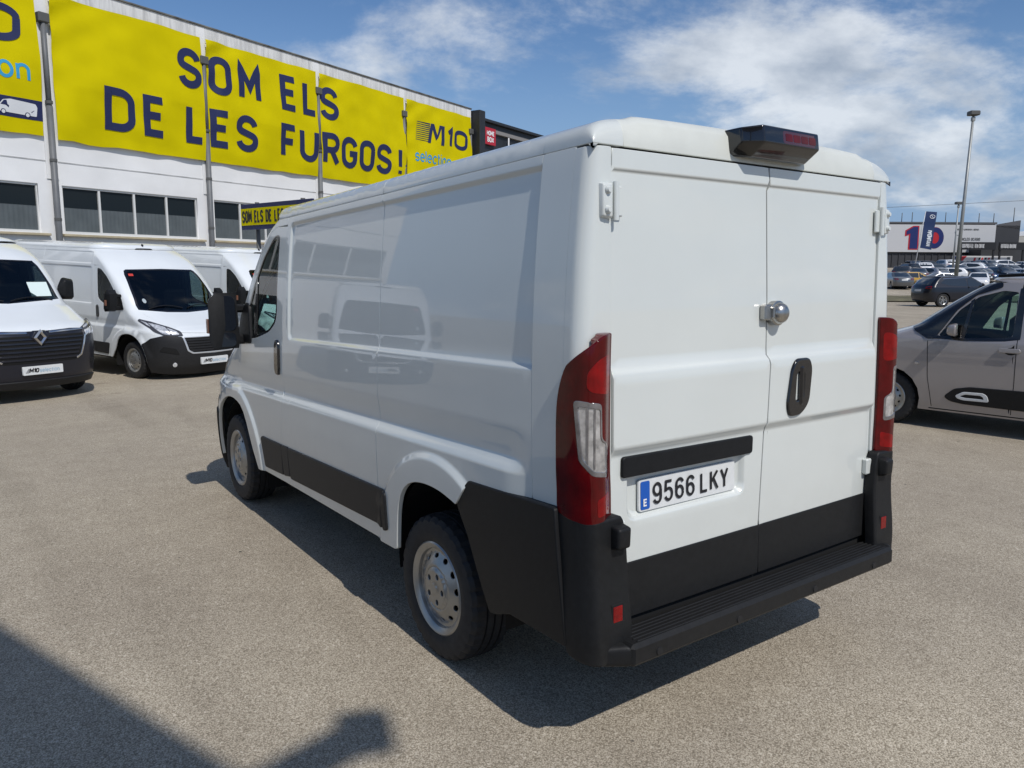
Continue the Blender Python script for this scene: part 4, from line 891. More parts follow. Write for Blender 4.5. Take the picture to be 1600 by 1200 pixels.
SUVS = dict(HATCH); SUVS.update(paint=mat('car_paint_navy', (.004, .006, .013), .3, coat=.45), nose=2.25, tail=2.2, zt=1.55, z0=.28, ra=.40, zc=.36, rad=.355, wf=1.33, wr=-1.33, wid=.225, q=1.0,
    zN=[.25, .4, .7, .9, 1.0, 1.1, 1.3, 1.55, 1.65], dN=[.1, .02, 0, .06, .22, .95, 1.3, 1.75, 2.0], zT=[.25, .4, .7, 1.0, 1.1, 1.3, 1.55, 1.65], dT=[.1, .02, 0, .05, .12, .30, .62, .9],
    zW=[.2, .45, .75, 1.0, 1.1, 1.3, 1.56], W=[.88, .92, .94, .92, .88, .80, .68],
    wins=[[(.92, 1.09), (.03, 1.08), (.03, 1.50), (.22, 1.51), (.62, 1.36)], [(-.03, 1.08), (-1.0, 1.12), (-1.5, 1.24), (-1.25, 1.42), (-.9, 1.50), (-.03, 1.51)]],
    ws=[(-.74, 1.12), (.74, 1.12), (.60, 1.52), (-.60, 1.52)], rw=[(-.66, 1.15), (.66, 1.15), (.56, 1.5), (-.56, 1.5)], mirror=(.80, 1.08),
    sides=[('side_cladding', BLACKP, [(.88, .30), (-.88, .30), (-.88, .42), (.88, .42)], .008), ('roof_trim', CHROME, [(.15, 1.535), (-1.3, 1.46), (-1.3, 1.475), (.15, 1.55)], .006)],
    front=[('headlamp', HEAD, [(.55, .82), (.86, .86), (.84, .94), (.60, .90)], .006), ('grille', DARK, [(-.55, .4), (.55, .4), (.5, .75), (-.5, .75)], .006)], back=[('tail_lamp', REDB, [(.50, .95), (.82, .95), (.80, 1.08), (.56, 1.06)], .006), ('number_plate', PLATEW, [(-.25, .80), (.25, .80), (.25, .90), (-.25, .90)], .01)])
SEDAN = dict(HATCH); SEDAN.update(paint=paint('car_paint_grey', (.12, .125, .13), .5), nose=2.3, tail=2.3, wf=1.42, wr=-1.35, zt=1.38, zT=[.2, .35, .55, .85, .95, 1.02, 1.2, 1.38, 1.5], dT=[.1, .03, 0, .04, .15, .6, .95, 1.35, 1.6],
    wins=[[(.90, .97), (.0, .95), (.0, 1.34), (.18, 1.35), (.5, 1.24)], [(-.06, .95), (-1.15, .99), (-1.0, 1.2), (-.75, 1.32), (-.06, 1.35)]], rw=[(-.62, 1.05), (.62, 1.05), (.54, 1.33), (-.54, 1.33)])
BPAINT = mat('warm_grey_metallic', (.33, .305, .295), .34, metal=.3, coat=1.0, noise=.03, nscale=5)
MPV = dict(paint=BPAINT, nose=2.2, tail=2.2, zt=1.74, z0=.22, ra=.375, zc=.335, rad=.325, wid=.205, wf=1.31, wr=-1.475, n=2.3, RH=.09, q=2.0, wheel='steel',
    zN=[.2, .35, .6, .85, .98, 1.05, 1.13, 1.22, 1.35, 1.6, 1.72, 1.80], dN=[.12, .03, 0, .05, .16, .38, .74, 1.0, 1.18, 1.54, 1.74, 1.95], zT=[.2, .35, .6, 1.0, 1.2, 1.5, 1.74, 1.82], dT=[.1, .02, 0, .04, .06, .14, .26, .4],
    zD=[.2, .6, .98, 1.1, 1.25, 1.75], D=[.5, .5, .48, .42, .36, .26], DR=[.3, .3, .25, .25, .2, .2], zW=[.2, .32, .6, .9, 1.07, 1.12, 1.3, 1.55, 1.74, 1.8], W=[.87, .895, .92, .925, .915, .895, .865, .81, .755, .73],
    holes=[[(.79, 1.115), (.50, 1.10), (.10, 1.125), (-.0 + .03, 1.15), (.03, 1.64), (.18, 1.655), (.42, 1.58), (.60, 1.42)]],
    wins=[[(-.09, 1.15), (-.95, 1.18), (-.95, 1.60), (-.09, 1.65)], [(-1.05, 1.19), (-1.8, 1.25), (-1.75, 1.55), (-1.05, 1.60)]],
    ws=[(-.80, 1.26), (0, 1.225), (.80, 1.26), (.735, 1.50), (.66, 1.71), (0, 1.735), (-.66, 1.71), (-.735, 1.50)], rw=[(-.65, 1.15), (.65, 1.15), (.6, 1.6), (-.6, 1.6)], mirror=(.62, 1.13), wsg=GLASSD,
    front=[('headlamp', HEAD, [(.52, .68), (.80, .70), (.84, .84), (.6, .80)], .006), ('grille', DARK, [(-.5, .35), (.5, .35), (.45, .6), (-.45, .6)], .006)], back=[('tail_lamp', REDB, [(.60, .9), (.80, .9), (.78, 1.3), (.66, 1.3)], .006)])

def berlingo(loc, rz):
    v, C = car('parked_minivan', 'warm grey minivan parked beyond the van, black bump strip along its door', loc, rz, MPV); S = C.side; ct = (0, 0, .9)
    # black pillar and quarter light
    for mir in (False, True):
        sheet('black_pillar', rpoly([(1.12, 1.20), (.90, 1.075), (.74, 1.085), (.80, 1.12), (.62, 1.42), (.44, 1.60), (.20, 1.69), (.20, 1.735), (.36, 1.715), (.54, 1.62), (.74, 1.45), (.92, 1.30)], .015, 3), S, BLACKG, v, res=.03, bres=.02, lift=.012, roll=.003, flange=.012, mirror=mir, ctr=ct)
        sheet('window_trim', rpoly([(.80, 1.085), (.50, 1.072), (.10, 1.095), (-.04, 1.12), (-.04, 1.68), (.02, 1.68), (.03, 1.15), (.10, 1.125), (.50, 1.10), (.79, 1.115)], .006, 2), S, BLACKG, v, res=.05, bres=.03, lift=.004, roll=.003, flange=.006, mirror=mir, ctr=ct)
        sheet('window_divider', [(.545, 1.10), (.51, 1.10), (.455, 1.56), (.49, 1.53)], S, BLACKG, v, res=.05, bres=.04, lift=.003, roll=.002, flange=.006, mirror=mir, ctr=ct)
        st = sheet('bump_strip', rpoly([(.66, .405), (.56, .50), (.40, .535), (-1.0, .56), (-1.0, .33), (.46, .345), (.60, .365)], .03, 4), S, BLACKP, v, res=.05, bres=.03, lift=.016, roll=.010, flange=.02, mirror=mir, ctr=ct)
        ro = rpoly([(.54, .43), (.46, .48), (.26, .485), (.22, .46), (.20, .395), (.46, .39), (.52, .405)], .02, 3); rc = (.37, .437)
        sheet('bump_ring', ro, S, PLATEW, st, res=.05, bres=.02, lift=.022, roll=.005, flange=.012, mirror=mir, ctr=ct, holes=[[(rc[0] + (a - rc[0]) * .76, rc[1] + (b - rc[1]) * .55) for a, b in ro]])
        # door shut lines
        for P in ([(.89, 1.05), (.88, .9), (.86, .62), (.82, .40), (.80, .27)], [(-.02, 1.12), (-.03, .6), (-.02, .27)]):
            L, Q = stroke(P, .007); A = np.concatenate([L, Q[::-1]])
            sheet('shut_line', [tuple(p) for p in A], S, DARK, v, res=.1, bres=.05, lift=.0015, roll=0, flange=0, mirror=mir, ctr=ct)
        P = [(.83, .245), (-.9, .245)]; L, Q = stroke(P, .012)
        sheet('sill_line', [tuple(p) for p in np.concatenate([L, Q[::-1]])], S, DARK, v, res=.1, bres=.06, lift=.0015, roll=0, flange=0, mirror=mir, ctr=ct)
        h = sheet('door_handle', rrect(-.06, .975, .14, 1.01, .015, 3), S, BPAINT, v, res=.05, bres=.02, lift=.032, roll=.008, flange=.02, mirror=mir, ctr=ct)
        sheet('handle_cup', circ(.03, .985, .06, 16, .04), S, BLACKP, h, res=.05, bres=.02, lift=.002, roll=.002, flange=.002, mirror=mir, ctr=ct)
        sheet('side_repeater', circ(.985, .775, .025, 14, .014), S, CLEARL, v, res=.05, bres=.01, lift=.008, roll=.003, flange=.006, mirror=mir, ctr=ct)
        sg = 1 if mir else -1
        mb = MB(); mb.tube([(sg * .66, .28, 1.815), (sg * .68, -.5, 1.86), (sg * .67, -1.7, 1.85)], .018, 8); mb.build('roof_rail', BLACKP, v, True)
    sv = XF[0]; XF[0] = None
    mb = MB(); mb.tube([(0, .10, 1.83), (0, -.06, 1.98), (0, -.14, 2.07)], [.008, .005, .004], 6); mb.build('aerial', BLACKP, v)
    cab_interior(v, (None, .1, .98), w=.72, z0=.4, zs=.74, seats=2)
    XF[0] = sv
    return v

def master(name, label, loc, rz, group=None, W=WHITE2):
    """tall panel van with black grille: nose at +y, rear at 0"""
    v = thing(name, label, 'van', loc, rz, group); sv = XF[0]; XF[0] = None; L = 5.55; zt = 2.36
    B = Body(L, [.2, .4, .7, .95, 1.04, 1.1, 1.2, 1.32, 1.44, 1.7, 2.0, 2.12, 2.25, 2.36], [.12, .02, 0, .03, .08, .15, .36, .62, .86, 1.08, 1.34, 1.46, 1.65, 1.88],
             [.2, .7, 1.0, 1.2, 1.45, 2.0, 2.36], [.55, .55, .52, .42, .36, .30, .36], [.2, .5, .9, 1.1, 1.4, 1.8, 2.1, 2.25, 2.36], [.95, .98, 1.0, .995, .985, .955, .91, .88, .83], 2.5)
    S = B.side; f = B.fx; g = B.fy; ct = (0, 2.6, 1.1); af = arch(L - .9, .36, .42, .36)
    for mir in (False, True):
        sheet('side_panel', [(.1, .42)] + arch(1.0, .36, .42, .42) + [(3.55, .42), (3.45, 2.355), (.1, 2.355)], S, W, v, res=.12, bres=.08, roll=.003, mirror=mir, ctr=ct)
        win = rpoly([(3.62, 2.0), (3.62, 1.52), (3.9, 1.44), (4.30, 1.42), (4.10, 1.68), (3.88, 1.94), (3.80, 2.0)], .06, 3)
        dr = sheet('front_door', [(3.556, .42), (4.22, .42), (4.24, .5), (4.34, .72), (4.42, 1.0), (4.40, 1.3), (4.36, 1.42), (4.15, 1.69), (3.92, 1.96), (3.8, 2.06), (3.47, 2.06)], S, W, v, res=.1, bres=.06, roll=.003, holes=[win], mirror=mir, ctr=ct)
        sheet('window', win, S, GLASSD, dr, res=.1, bres=.06, lift=-.006, roll=0, flange=0, mirror=mir, ctr=ct)
        sg = 1 if mir else -1
        hull('mirror', [(sg * 1.05, 4.20, 1.44), (sg * 1.25, 4.18, 1.44), (sg * 1.27, 4.18, 1.78), (sg * 1.08, 4.2, 1.82), (sg * 1.07, 4.32, 1.48), (sg * 1.22, 4.30, 1.48), (sg * 1.22, 4.30, 1.74), (sg * 1.08, 4.32, 1.76), (sg * .97, 4.25, 1.55), (sg * .97, 4.25, 1.65)], BLACKP, v, .03, 3)
        wheel(v, (sg * .875, L - .9, .333), not mir, 'steel'); wheel(v, (sg * .875, 1.0, .333), not mir, 'steel')
        for cy in (1.0, L - .9):
            n = 14; V = [(sg * xx, cy + .46 * math.cos(PI * k / n), .36 + .46 * math.sin(PI * k / n)) for xx in (.93, .6) for k in range(n + 1)]
            mb = MB(); mb.add(V, [(k, k + 1, n + 2 + k, n + 1 + k) for k in range(n)]); mb.add(V[n + 1:], [list(range(n + 1))]); mb.build('arch_liner', DARK, v)
        sheet('rear_corner', [(-.02, .42), (.098, .42), (.098, 2.355), (-.02, 2.355)], lambda y, z: np.stack([-(B.w(z) - .03 * ss(.1, -.02, y)), y, z], -1), W, v, res=.1, roll=.002, mirror=mir, ctr=ct)
    sheet('rear_doors', [(-.93, .45), (.93, .45), (.82, 2.35), (-.82, 2.35)], lambda x, z: np.stack([x, -.02 + 0 * x, z], -1), W, v, res=.2, roll=.003, ctr=ct)
    left = [(p[0], p[1]) for p in af if p[1] > .5 or p[0] > L - .9]; left = [p for p in left if p[0] > 4.36][::-1]
    left = left + [(4.36, .74), (4.43, 1.0), (4.41, 1.3), (4.37, 1.42), (4.16, 1.70), (3.93, 1.97), (3.81, 2.065), (3.476, 2.065), (3.456, 2.355)]
    Lu = g([tuple(p) for p in dens(left, .06, False)]); shell = Lu + [(u, 2.355) for u in np.linspace(Lu[-1][0], -Lu[-1][0], 40)][1:-1] + [(-u, z) for u, z in Lu[::-1]] + [(B.ux(x, .40), .40) for x in np.linspace(.8, -.8, 20)]
    ws = [(-.86, 1.47), (0, 1.42), (.86, 1.47), (.83, 1.7), (.77, 2.0), (.72, 2.08), (0, 2.10), (-.72, 2.08), (-.77, 2.0), (-.83, 1.7)]
    wsU = f([tuple(p) for p in dens(ws, .06)])
    sheet('cab_body', shell, B.belt, W, v, res=.06, bres=.04, holes=[wsU], roll=.003, ctr=ct)
    sc = lambda P, s_, c: [(c[0] + (a - c[0]) * s_, c[1] + (b - c[1]) * s_) for a, b in P]
    sheet('windscreen_seal', wsU, B.belt, BLACKG, v, res=.05, bres=.04, lift=-.003, roll=.001, flange=.01, holes=[sc(wsU, .94, (0, 1.77))], ctr=ct)
    sheet('windscreen', sc(wsU, .98, (0, 1.77)), B.belt, GLASSD, v, res=.07, bres=.06, lift=-.008, roll=0, flange=0, ctr=ct)
    wt = float(B.w(zt)); NN, DD = float(B.N(zt)), float(B.D(zt))
    def roof(x, y):
        q_ = (np.abs(x) / wt) ** 3 + (np.maximum(0, y - (NN - DD)) / DD) ** 2.5; return np.stack([x, y, zt + .13 * np.maximum(0, 1 - q_) ** .5], -1)
    sn = np.sin(np.linspace(PI / 2, 0, 14)); fo = lambda s_: NN - DD * (1 - max(0, 1 - s_ ** 2.5) ** (1 / 2.5))
    sheet('roof', [(-wt, -.01), (wt, -.01)] + [(wt * s_, fo(s_)) for s_ in sn] + [(-wt * s_, fo(s_)) for s_ in sn[::-1]][1:], roof, W, v, res=.08, bres=.05, lines=[[(sx * wt * k, 0), (sx * wt * k, NN)] for sx in (-1, 1) for k in (.99, .97, .93)], roll=.002, ctr=ct)
    # black front: bumper, grille, lamps
    NAVB = mat('blue_black_bumper', (.008, .009, .016), .35, coat=.3)
    bl_ = g([(L - .47, .36), (L - .475, .6), (L - .46, .85), (L - .44, .98)]); bt = f([(-.93, 1.0), (-.80, 1.03), (-.5, 1.045), (-.18, 1.03), (0, 1.03)]); bb = f([(0, .22), (-.4, .22), (-.75, .23), (-.9, .27)])
    hb = [tuple(p) for p in dens(bl_ + bt, .05, False)]; lw = [tuple(p) for p in dens(bb, .05, False)]
    bm_ = sheet('front_bumper', hb[:-1] + [(-u, z) for u, z in hb[::-1]] + [(-u, z) for u, z in lw[::-1]][:-1] + lw, B.belt, NAVB, v, res=.05, bres=.03, lift=.02, roll=.01, flange=.04, ctr=ct)
    sheet('lower_lip', f([tuple(p) for p in dens([(-.85, .24), (.85, .24), (.88, .33), (-.88, .33)], .06)]), B.belt, BLACKP2, bm_, res=.06, bres=.04, lift=.045, roll=.01, flange=.03, ctr=ct)
    gp = [(-.70, .97), (-.60, .66), (-.50, .59), (.50, .59), (.60, .66), (.70, .97)]
    gr = sheet('grille', f([tuple(p) for p in dens(gp, .05)]), B.belt, DARK, v, res=.06, bres=.04, lift=.026, roll=.003, flange=.01, ctr=ct)
    for k in range(6):
        z = .63 + .058 * k; xw = .53 + .026 * k
        sheet('grille_slat', f([tuple(p) for p in dens([(-xw, z), (xw, z), (xw, z + .018), (-xw, z + .018)], .08)]), B.belt, NAVB, gr, res=.08, bres=.05, lift=.036, roll=.004, flange=.012, ctr=ct)
    for sx in (-1, 1):
        m_ = lambda P: f([(sx * x, z) for x, z in P])
        P = [(.52, .615), (.60, .66), (.655, .80), (.70, .93), (.80, .985)]; Lq, Q = stroke(P, .02)
        sheet('grille_trim', m_([tuple(p) for p in dens(np.concatenate([Lq, Q[::-1]]), .05)]), B.belt, CHROME, gr, res=.05, bres=.03, lift=.040, roll=.004, flange=.01, ctr=ct)
        sheet('grille_trim', m_([tuple(p) for p in dens([(.16, 1.0), (.72, 1.02), (.72, 1.035), (.16, 1.02)], .05)]), B.belt, CHROME, gr, res=.05, bres=.03, lift=.034, roll=.004, flange=.01, ctr=ct)
        hd = sheet('headlamp', rpoly(m_([(.68, .93), (.93, .955), (.968, 1.13), (.93, 1.15), (.70, 1.05)]), .012, 2), B.belt, HEADG, v, res=.03, bres=.02, lift=.036, roll=.005, flange=.04, ctr=ct)
        for k in range(3): sheet('reflector', rpoly(m_([(.72 + .07 * k, .95), (.78 + .07 * k, .96), (.78 + .065 * k, 1.01 + .02 * k), (.72 + .065 * k, 1.0 + .02 * k)]), .006, 2), B.belt, HEAD, hd, res=.03, bres=.02, lift=.041, roll=.002, flange=.004, ctr=ct)
        sheet('lamp_strip', rpoly(m_([(.72, 1.03), (.94, 1.11), (.94, 1.13), (.72, 1.05)]), .004, 2), B.belt, CLEARL, hd, res=.03, bres=.02, lift=.041, roll=.002, flange=.004, ctr=ct)
        sheet('air_slot', rpoly(m_([(.78, .50), (.95, .52), (.94, .58), (.78, .57)]), .01, 2), B.belt, DARK, bm_, res=.04, bres=.03, lift=.024, roll=.003, flange=.004, ctr=ct)
    yn = float(B.N(.93)); nb = lambda pts, y0, y1: [(x, y0, z) for x, z in pts] + [(x * .8, y1, .955 + (z - .955) * .8) for x, z in pts]
    hull('badge_mount', nb([(-.15, .96), (-.09, 1.06), (.09, 1.06), (.15, .96), (.05, .83), (-.05, .83)], yn + .0, yn + .05), NAVB, v, .01)
    D4 = lambda w_, h_: [(0, .955 + h_), (w_, .955), (0, .955 - h_), (-w_, .955)]
    o4, i4 = D4(.098, .125), D4(.040, .056); mb = MB()
    V = [(x, yn + .055, z) for x, z in o4] + [(x * .72, yn + .085, .955 + (z - .955) * .72) for x, z in o4] + [(x, yn + .06, z) for x, z in i4]
    mb.add(V, [(k, (k + 1) % 4, 4 + (k + 1) % 4, 4 + k) for k in range(4)] + [(4 + k, 4 + (k + 1) % 4, 8 + (k + 1) % 4, 8 + k) for k in range(4)]); mb.build('badge', CHROME, v)
    py = float(B.N(.47)) + .045
    pm = lambda a, b, l_=0: np.stack([-np.asarray(a, float), np.full(np.shape(a), py) + l_, np.asarray(b, float)], 0)
    fp = sheet('dealer_plate', rrect(-.28, .42, .28, .54, .008, 2), lambda a, b: pm(a, b).T, PLATEW, v, res=.1, bres=.05, roll=.002, flange=.03, ctr=ct)
    plate_text(fp, pm, -.25, .44)
    obj('price_sheet', [(-.72, L - .98, 1.52), (-.42, L - .98, 1.52), (-.42, L - 1.12, 1.74), (-.72, L - 1.12, 1.74)], [(0, 1, 2, 3)], PAPER, v)
    rbox('cargo_liner', (0, 1.72, 1.42), (1.72, 3.3, 1.1), DARK, v, .02); rbox('underbody', (0, 2.6, .40), (1.3, 4.6, .18), DARK, v, .02); rbox('engine_bay', (0, L - .6, .75), (1.3, .7, .5), DARK, v, .05); rbox('sill_liner', (0, 2.5, .62), (1.86, 2.0, .36), DARK, v, .01)
    cab_interior(v, (3.44, 3.85, L - .95), zs=1.08)
    for x0, x1 in ((-.70, -.05), (.05, .68)):
        MB().tube([tuple(B.belt(B.ux(x0 + (x1 - x0) * t, 1.5), 1.46 + .05 * math.sin(PI * t)) + np.array((0, .02, 0))) for t in np.linspace(0, 1, 8)], .009, 6).build('wiper', BLACKP, v)
    XF[0] = sv; return v
# ---------------------------------------------------------------- setting
ANG = R(22.109); CA, SA = math.cos(ANG), math.sin(ANG)
def LOT(u, n, z=0): return (u * CA - n * SA, u * SA + n * CA, z)
FW = np.array((.5842, .8116)); RT = np.array((.8116, -.5842))      # far side of the lot: ahead and to the right of the viewpoint
def FAR(r, d, z=0): p = np.array(CAM_P[:2]) + FW * d + RT * r; return (float(p[0]), float(p[1]), z)
def far_px(px, d): return (px - 800) / 1204.55 * d
def gz(x, y):
    x = np.asarray(x, float); y = np.asarray(y, float); n = -x * SA + y * CA; u = x * CA + y * SA
    d = (x - CAM_P[0]) * FW[0] + (y - CAM_P[1]) * FW[1]; r = (x - CAM_P[0]) * RT[0] + (y - CAM_P[1]) * RT[1]
    z = -.20 * ss(5.2, 11, n) * ss(40, 24, u) - .08 * ss(3.0, 6.2, x) * ss(26, 12, x) * ss(9, 5, n)
    return z + 2.5 * np.clip((d - 62) / 54, 0, 1) * ss(6, 16, r)
def asphalt():
    m = bpy.data.materials.new('asphalt'); m.use_nodes = True; t = m.node_tree; b = t.nodes['Principled BSDF']; b.inputs['Roughness'].default_value = .88; b.inputs['Specular IOR Level'].default_value = .3
    N = lambda k: t.nodes.new(k); tc = N('ShaderNodeTexCoord'); O = tc.outputs['Object']
    def ramp(src, p0, c0, p1, c1):
        r = N('ShaderNodeValToRGB'); t.links.new(src, r.inputs[0]); e = r.color_ramp.elements; e[0].position = p0; e[0].color = (*c0, 1); e[1].position = p1; e[1].color = (*c1, 1); return r
    def mix(f, a, b_, mode='MIX'):
        x = N('ShaderNodeMixRGB'); x.blend_type = mode
        if isinstance(f, float): x.inputs[0].default_value = f
        else: t.links.new(f, x.inputs[0])
        for i, s in ((1, a), (2, b_)):
            if isinstance(s, tuple): x.inputs[i].default_value = (*s, 1)
            else: t.links.new(s, x.inputs[i])
        return x.outputs[0]
    v1 = N('ShaderNodeTexVoronoi'); v1.inputs['Scale'].default_value = 170; v1.inputs['Randomness'].default_value = 1; t.links.new(O, v1.inputs['Vector'])
    v2 = N('ShaderNodeTexVoronoi'); v2.inputs['Scale'].default_value = 115; t.links.new(O, v2.inputs['Vector'])
    bw = N('ShaderNodeRGBToBW'); t.links.new(v1.outputs['Color'], bw.inputs[0]); bw2 = N('ShaderNodeRGBToBW'); t.links.new(v2.outputs['Color'], bw2.inputs[0])
    stones = ramp(bw.outputs[0], .12, (.385, .338, .262), .85, (.62, .55, .44)).outputs[0]
    pale = ramp(bw2.outputs[0], .84, (0, 0, 0), .90, (1, 1, 1)).outputs[0]
    edge = ramp(v1.outputs['Distance'], .35, (1, 1, 1), .75, (.50, .48, .45)).outputs[0]
    c = mix(1.0, stones, edge, 'MULTIPLY'); c = mix(pale, c, (.60, .54, .44))
    n1 = N('ShaderNodeTexNoise'); n1.inputs['Scale'].default_value = .55; n1.inputs['Detail'].default_value = 6; t.links.new(O, n1.inputs['Vector'])
    n2 = N('ShaderNodeTexNoise'); n2.inputs['Scale'].default_value = 4.0; n2.inputs['Detail'].default_value = 8; n2.inputs['Roughness'].default_value = .7; t.links.new(O, n2.inputs['Vector'])
    c = mix(1.0, c, ramp(n1.outputs['Fac'], .3, (.90, .89, .89), .72, (1.06, 1.06, 1.05)).outputs[0], 'MULTIPLY')
    c = mix(1.0, c, ramp(n2.outputs['Fac'], .28, (.88, .87, .86), .70, (1.06, 1.06, 1.06)).outputs[0], 'MULTIPLY')
    v3 = N('ShaderNodeTexVoronoi'); v3.inputs['Scale'].default_value = 2.6; t.links.new(O, v3.inputs['Vector'])
    spot = ramp(v3.outputs['Distance'], .018, (1, 1, 1), .035, (0, 0, 0)).outputs[0]; c = mix(spot, c, (.04, .037, .033))
    n4 = N('ShaderNodeTexNoise'); n4.inputs['Scale'].default_value = .16; n4.inputs['Detail'].default_value = 4; t.links.new(O, n4.inputs['Vector'])
    c = mix(1.0, c, ramp(n4.outputs['Fac'], .38, (.90, .895, .89), .62, (1.04, 1.04, 1.03)).outputs[0], 'MULTIPLY')
    mpw = N('ShaderNodeMapping'); mpw.inputs['Rotation'].default_value = (0, 0, R(-62)); mpw.inputs['Scale'].default_value = (.42, .03, 1); t.links.new(O, mpw.inputs[0])
    n5 = N('ShaderNodeTexNoise'); n5.inputs['Scale'].default_value = 2.2; n5.inputs['Detail'].default_value = 5; n5.inputs['Distortion'].default_value = .6; t.links.new(mpw.outputs[0], n5.inputs['Vector'])
    c = mix(1.0, c, ramp(n5.outputs['Fac'], .30, (.84, .835, .83), .46, (1, 1, 1)).outputs[0], 'MULTIPLY')
    n6 = N('ShaderNodeTexNoise'); n6.inputs['Scale'].default_value = .9; n6.inputs['Detail'].default_value = 3; t.links.new(O, n6.inputs['Vector'])
    c = mix(1.0, c, ramp(n6.outputs['Fac'], .24, (.70, .69, .68), .32, (1, 1, 1)).outputs[0], 'MULTIPLY')
    t.links.new(c, b.inputs['Base Color'])
    bp = N('ShaderNodeBump'); bp.inputs['Strength'].default_value = .55; bp.inputs['Distance'].default_value = .004; bp.invert = True
    t.links.new(v1.outputs['Distance'], bp.inputs['Height']); t.links.new(bp.outputs[0], b.inputs['Normal']); return m
ASPH = asphalt()
def _axis(n, mx, k=5.2): t = np.linspace(-1, 1, n); return np.sinh(t * k) / math.sinh(k) * mx
gx = _axis(181, 1500, 5.6); GX, GY = np.meshgrid(gx + 12, gx + 8, indexing='ij'); n_ = len(gx)
V = np.stack([GX.ravel(), GY.ravel(), gz(GX.ravel(), GY.ravel())], -1)
struct('ground', V, [(i * n_ + j, (i + 1) * n_ + j, (i + 1) * n_ + j + 1, i * n_ + j + 1) for i in range(n_ - 1) for j in range(n_ - 1)], ASPH, True)
# dry grass bank in front of the far lot
GR = mat('dry_grass', (.13, .115, .06), .95, noise=.5, nscale=1.2, bump=.6, bscale=12, detail=8)
bx_ = np.linspace(8, 90, 60); by_ = np.linspace(47, 58, 8); V = [FAR(a, b) for a in bx_ for b in by_]; V = [(x, y, float(gz(x, y)) + .05 + .06 * random.random()) for x, y, _ in V]
struct('grass_bank', V, [(i * 8 + j, (i + 1) * 8 + j, (i + 1) * 8 + j + 1, i * 8 + j + 1) for i in range(59) for j in range(7)], GR, True)

# ---------------------------------------------------------------- hall with banners
NW = 19.0
WALLM = mat('white_render', (.73, .73, .72), .9, noise=.07, nscale=.9, bump=.1, bscale=30, detail=9)
def wall_mat():
    m = WALLM.copy(); m.name = 'stained_parapet'; t = m.node_tree; b = t.nodes['Principled BSDF']
    tc = t.nodes.new('ShaderNodeTexCoord'); mp = t.nodes.new('ShaderNodeMapping'); mp.inputs['Scale'].default_value = (4, 1, .4); t.links.new(tc.outputs['Object'], mp.inputs[0])
    n = t.nodes.new('ShaderNodeTexNoise'); n.inputs['Scale'].default_value = 1.2; n.inputs['Detail'].default_value = 8; n.inputs['Roughness'].default_value = .75; t.links.new(mp.outputs[0], n.inputs['Vector'])
    r = t.nodes.new('ShaderNodeValToRGB'); r.color_ramp.elements[0].position = .30; r.color_ramp.elements[0].color = (.38, .38, .37, 1); r.color_ramp.elements[1].position = .56; r.color_ramp.elements[1].color = (.68, .68, .66, 1)
    t.links.new(n.outputs['Fac'], r.inputs[0]); t.links.new(r.outputs[0], b.inputs['Base Color']); return m
PARA = wall_mat(); STAIN = mat('lichen_coping', (.12, .12, .11), .95, noise=.6, nscale=2.5, detail=9)
FRAME = mat('white_window_frame', (.62, .62, .60), .5); SILL = mat('beige_sill', (.42, .36, .24), .8, noise=.15, nscale=4); PIPE = mat('grey_drainpipe', (.13, .135, .14), .5, noise=.12, nscale=3); PIPED = mat('dark_pipe_collar', (.09, .09, .085), .5)
PANE = mat('office_glass', (.012, .016, .018), .06, spec=.25); BLIND = mat('frosted_blind', (.085, .10, .105), .6, noise=.12, nscale=3)
hall = thing('commercial_hall', 'long white commercial hall with ribbon windows behind the row of vans', 'building', LOT(0, NW, -.22), ANG)
ZG = .22     # local z offset (ground of the hall)
PU = [7.21 + 4.37 * k for k in range(-2, 5)]; U1 = 24.83; U0 = PU[0]
wm = lambda u, z: np.stack([u, 0 * u, z + ZG], -1)
holes = []; bays = []
for k, a in enumerate(PU[:-1]):
    b = PU[k + 1]; holes.append([(a + .20, 2.60), (b - .36, 2.60), (b - .36, 3.77), (a + .20, 3.77)]); bays.append((a + .20, b - .36))
sheet('wall', [(U0, -.22), (U1, -.22), (U1, 8.12), (U0, 8.12)], wm, WALLM, hall, res=1.4, bres=1.2, holes=holes, roll=.004, flange=.16, ctr=(0, 30, 4), flip=None)
sheet('parapet', [(U0, 8.12), (U1, 8.12), (U1, 8.54), (U0, 8.54)], lambda u, z: np.stack([u, -.012 + 0 * u, z + ZG], -1), PARA, hall, res=1.0, roll=.003, flange=.15, ctr=(0, 30, 4))
rbox('coping', ((U0 + U1) / 2, .12, 8.565 + ZG), (U1 - U0 + .1, .34, .05), STAIN, hall, .01, xf=False)
rbox('plinth_line', ((U0 + U1) / 2, -.004, 4.32 + ZG), (U1 - U0, .012, .025), mat('joint_grey', (.42, .42, .41), .9, noise=.3, nscale=3), hall, 0, xf=False)
MB().box(((U0 + U1) / 2, 9, 4.2), (U1 - U0, 17.6, 8.2)).build('hall_core', mat('hall_dark_interior', (.02, .02, .02), .9), hall, xf=False)
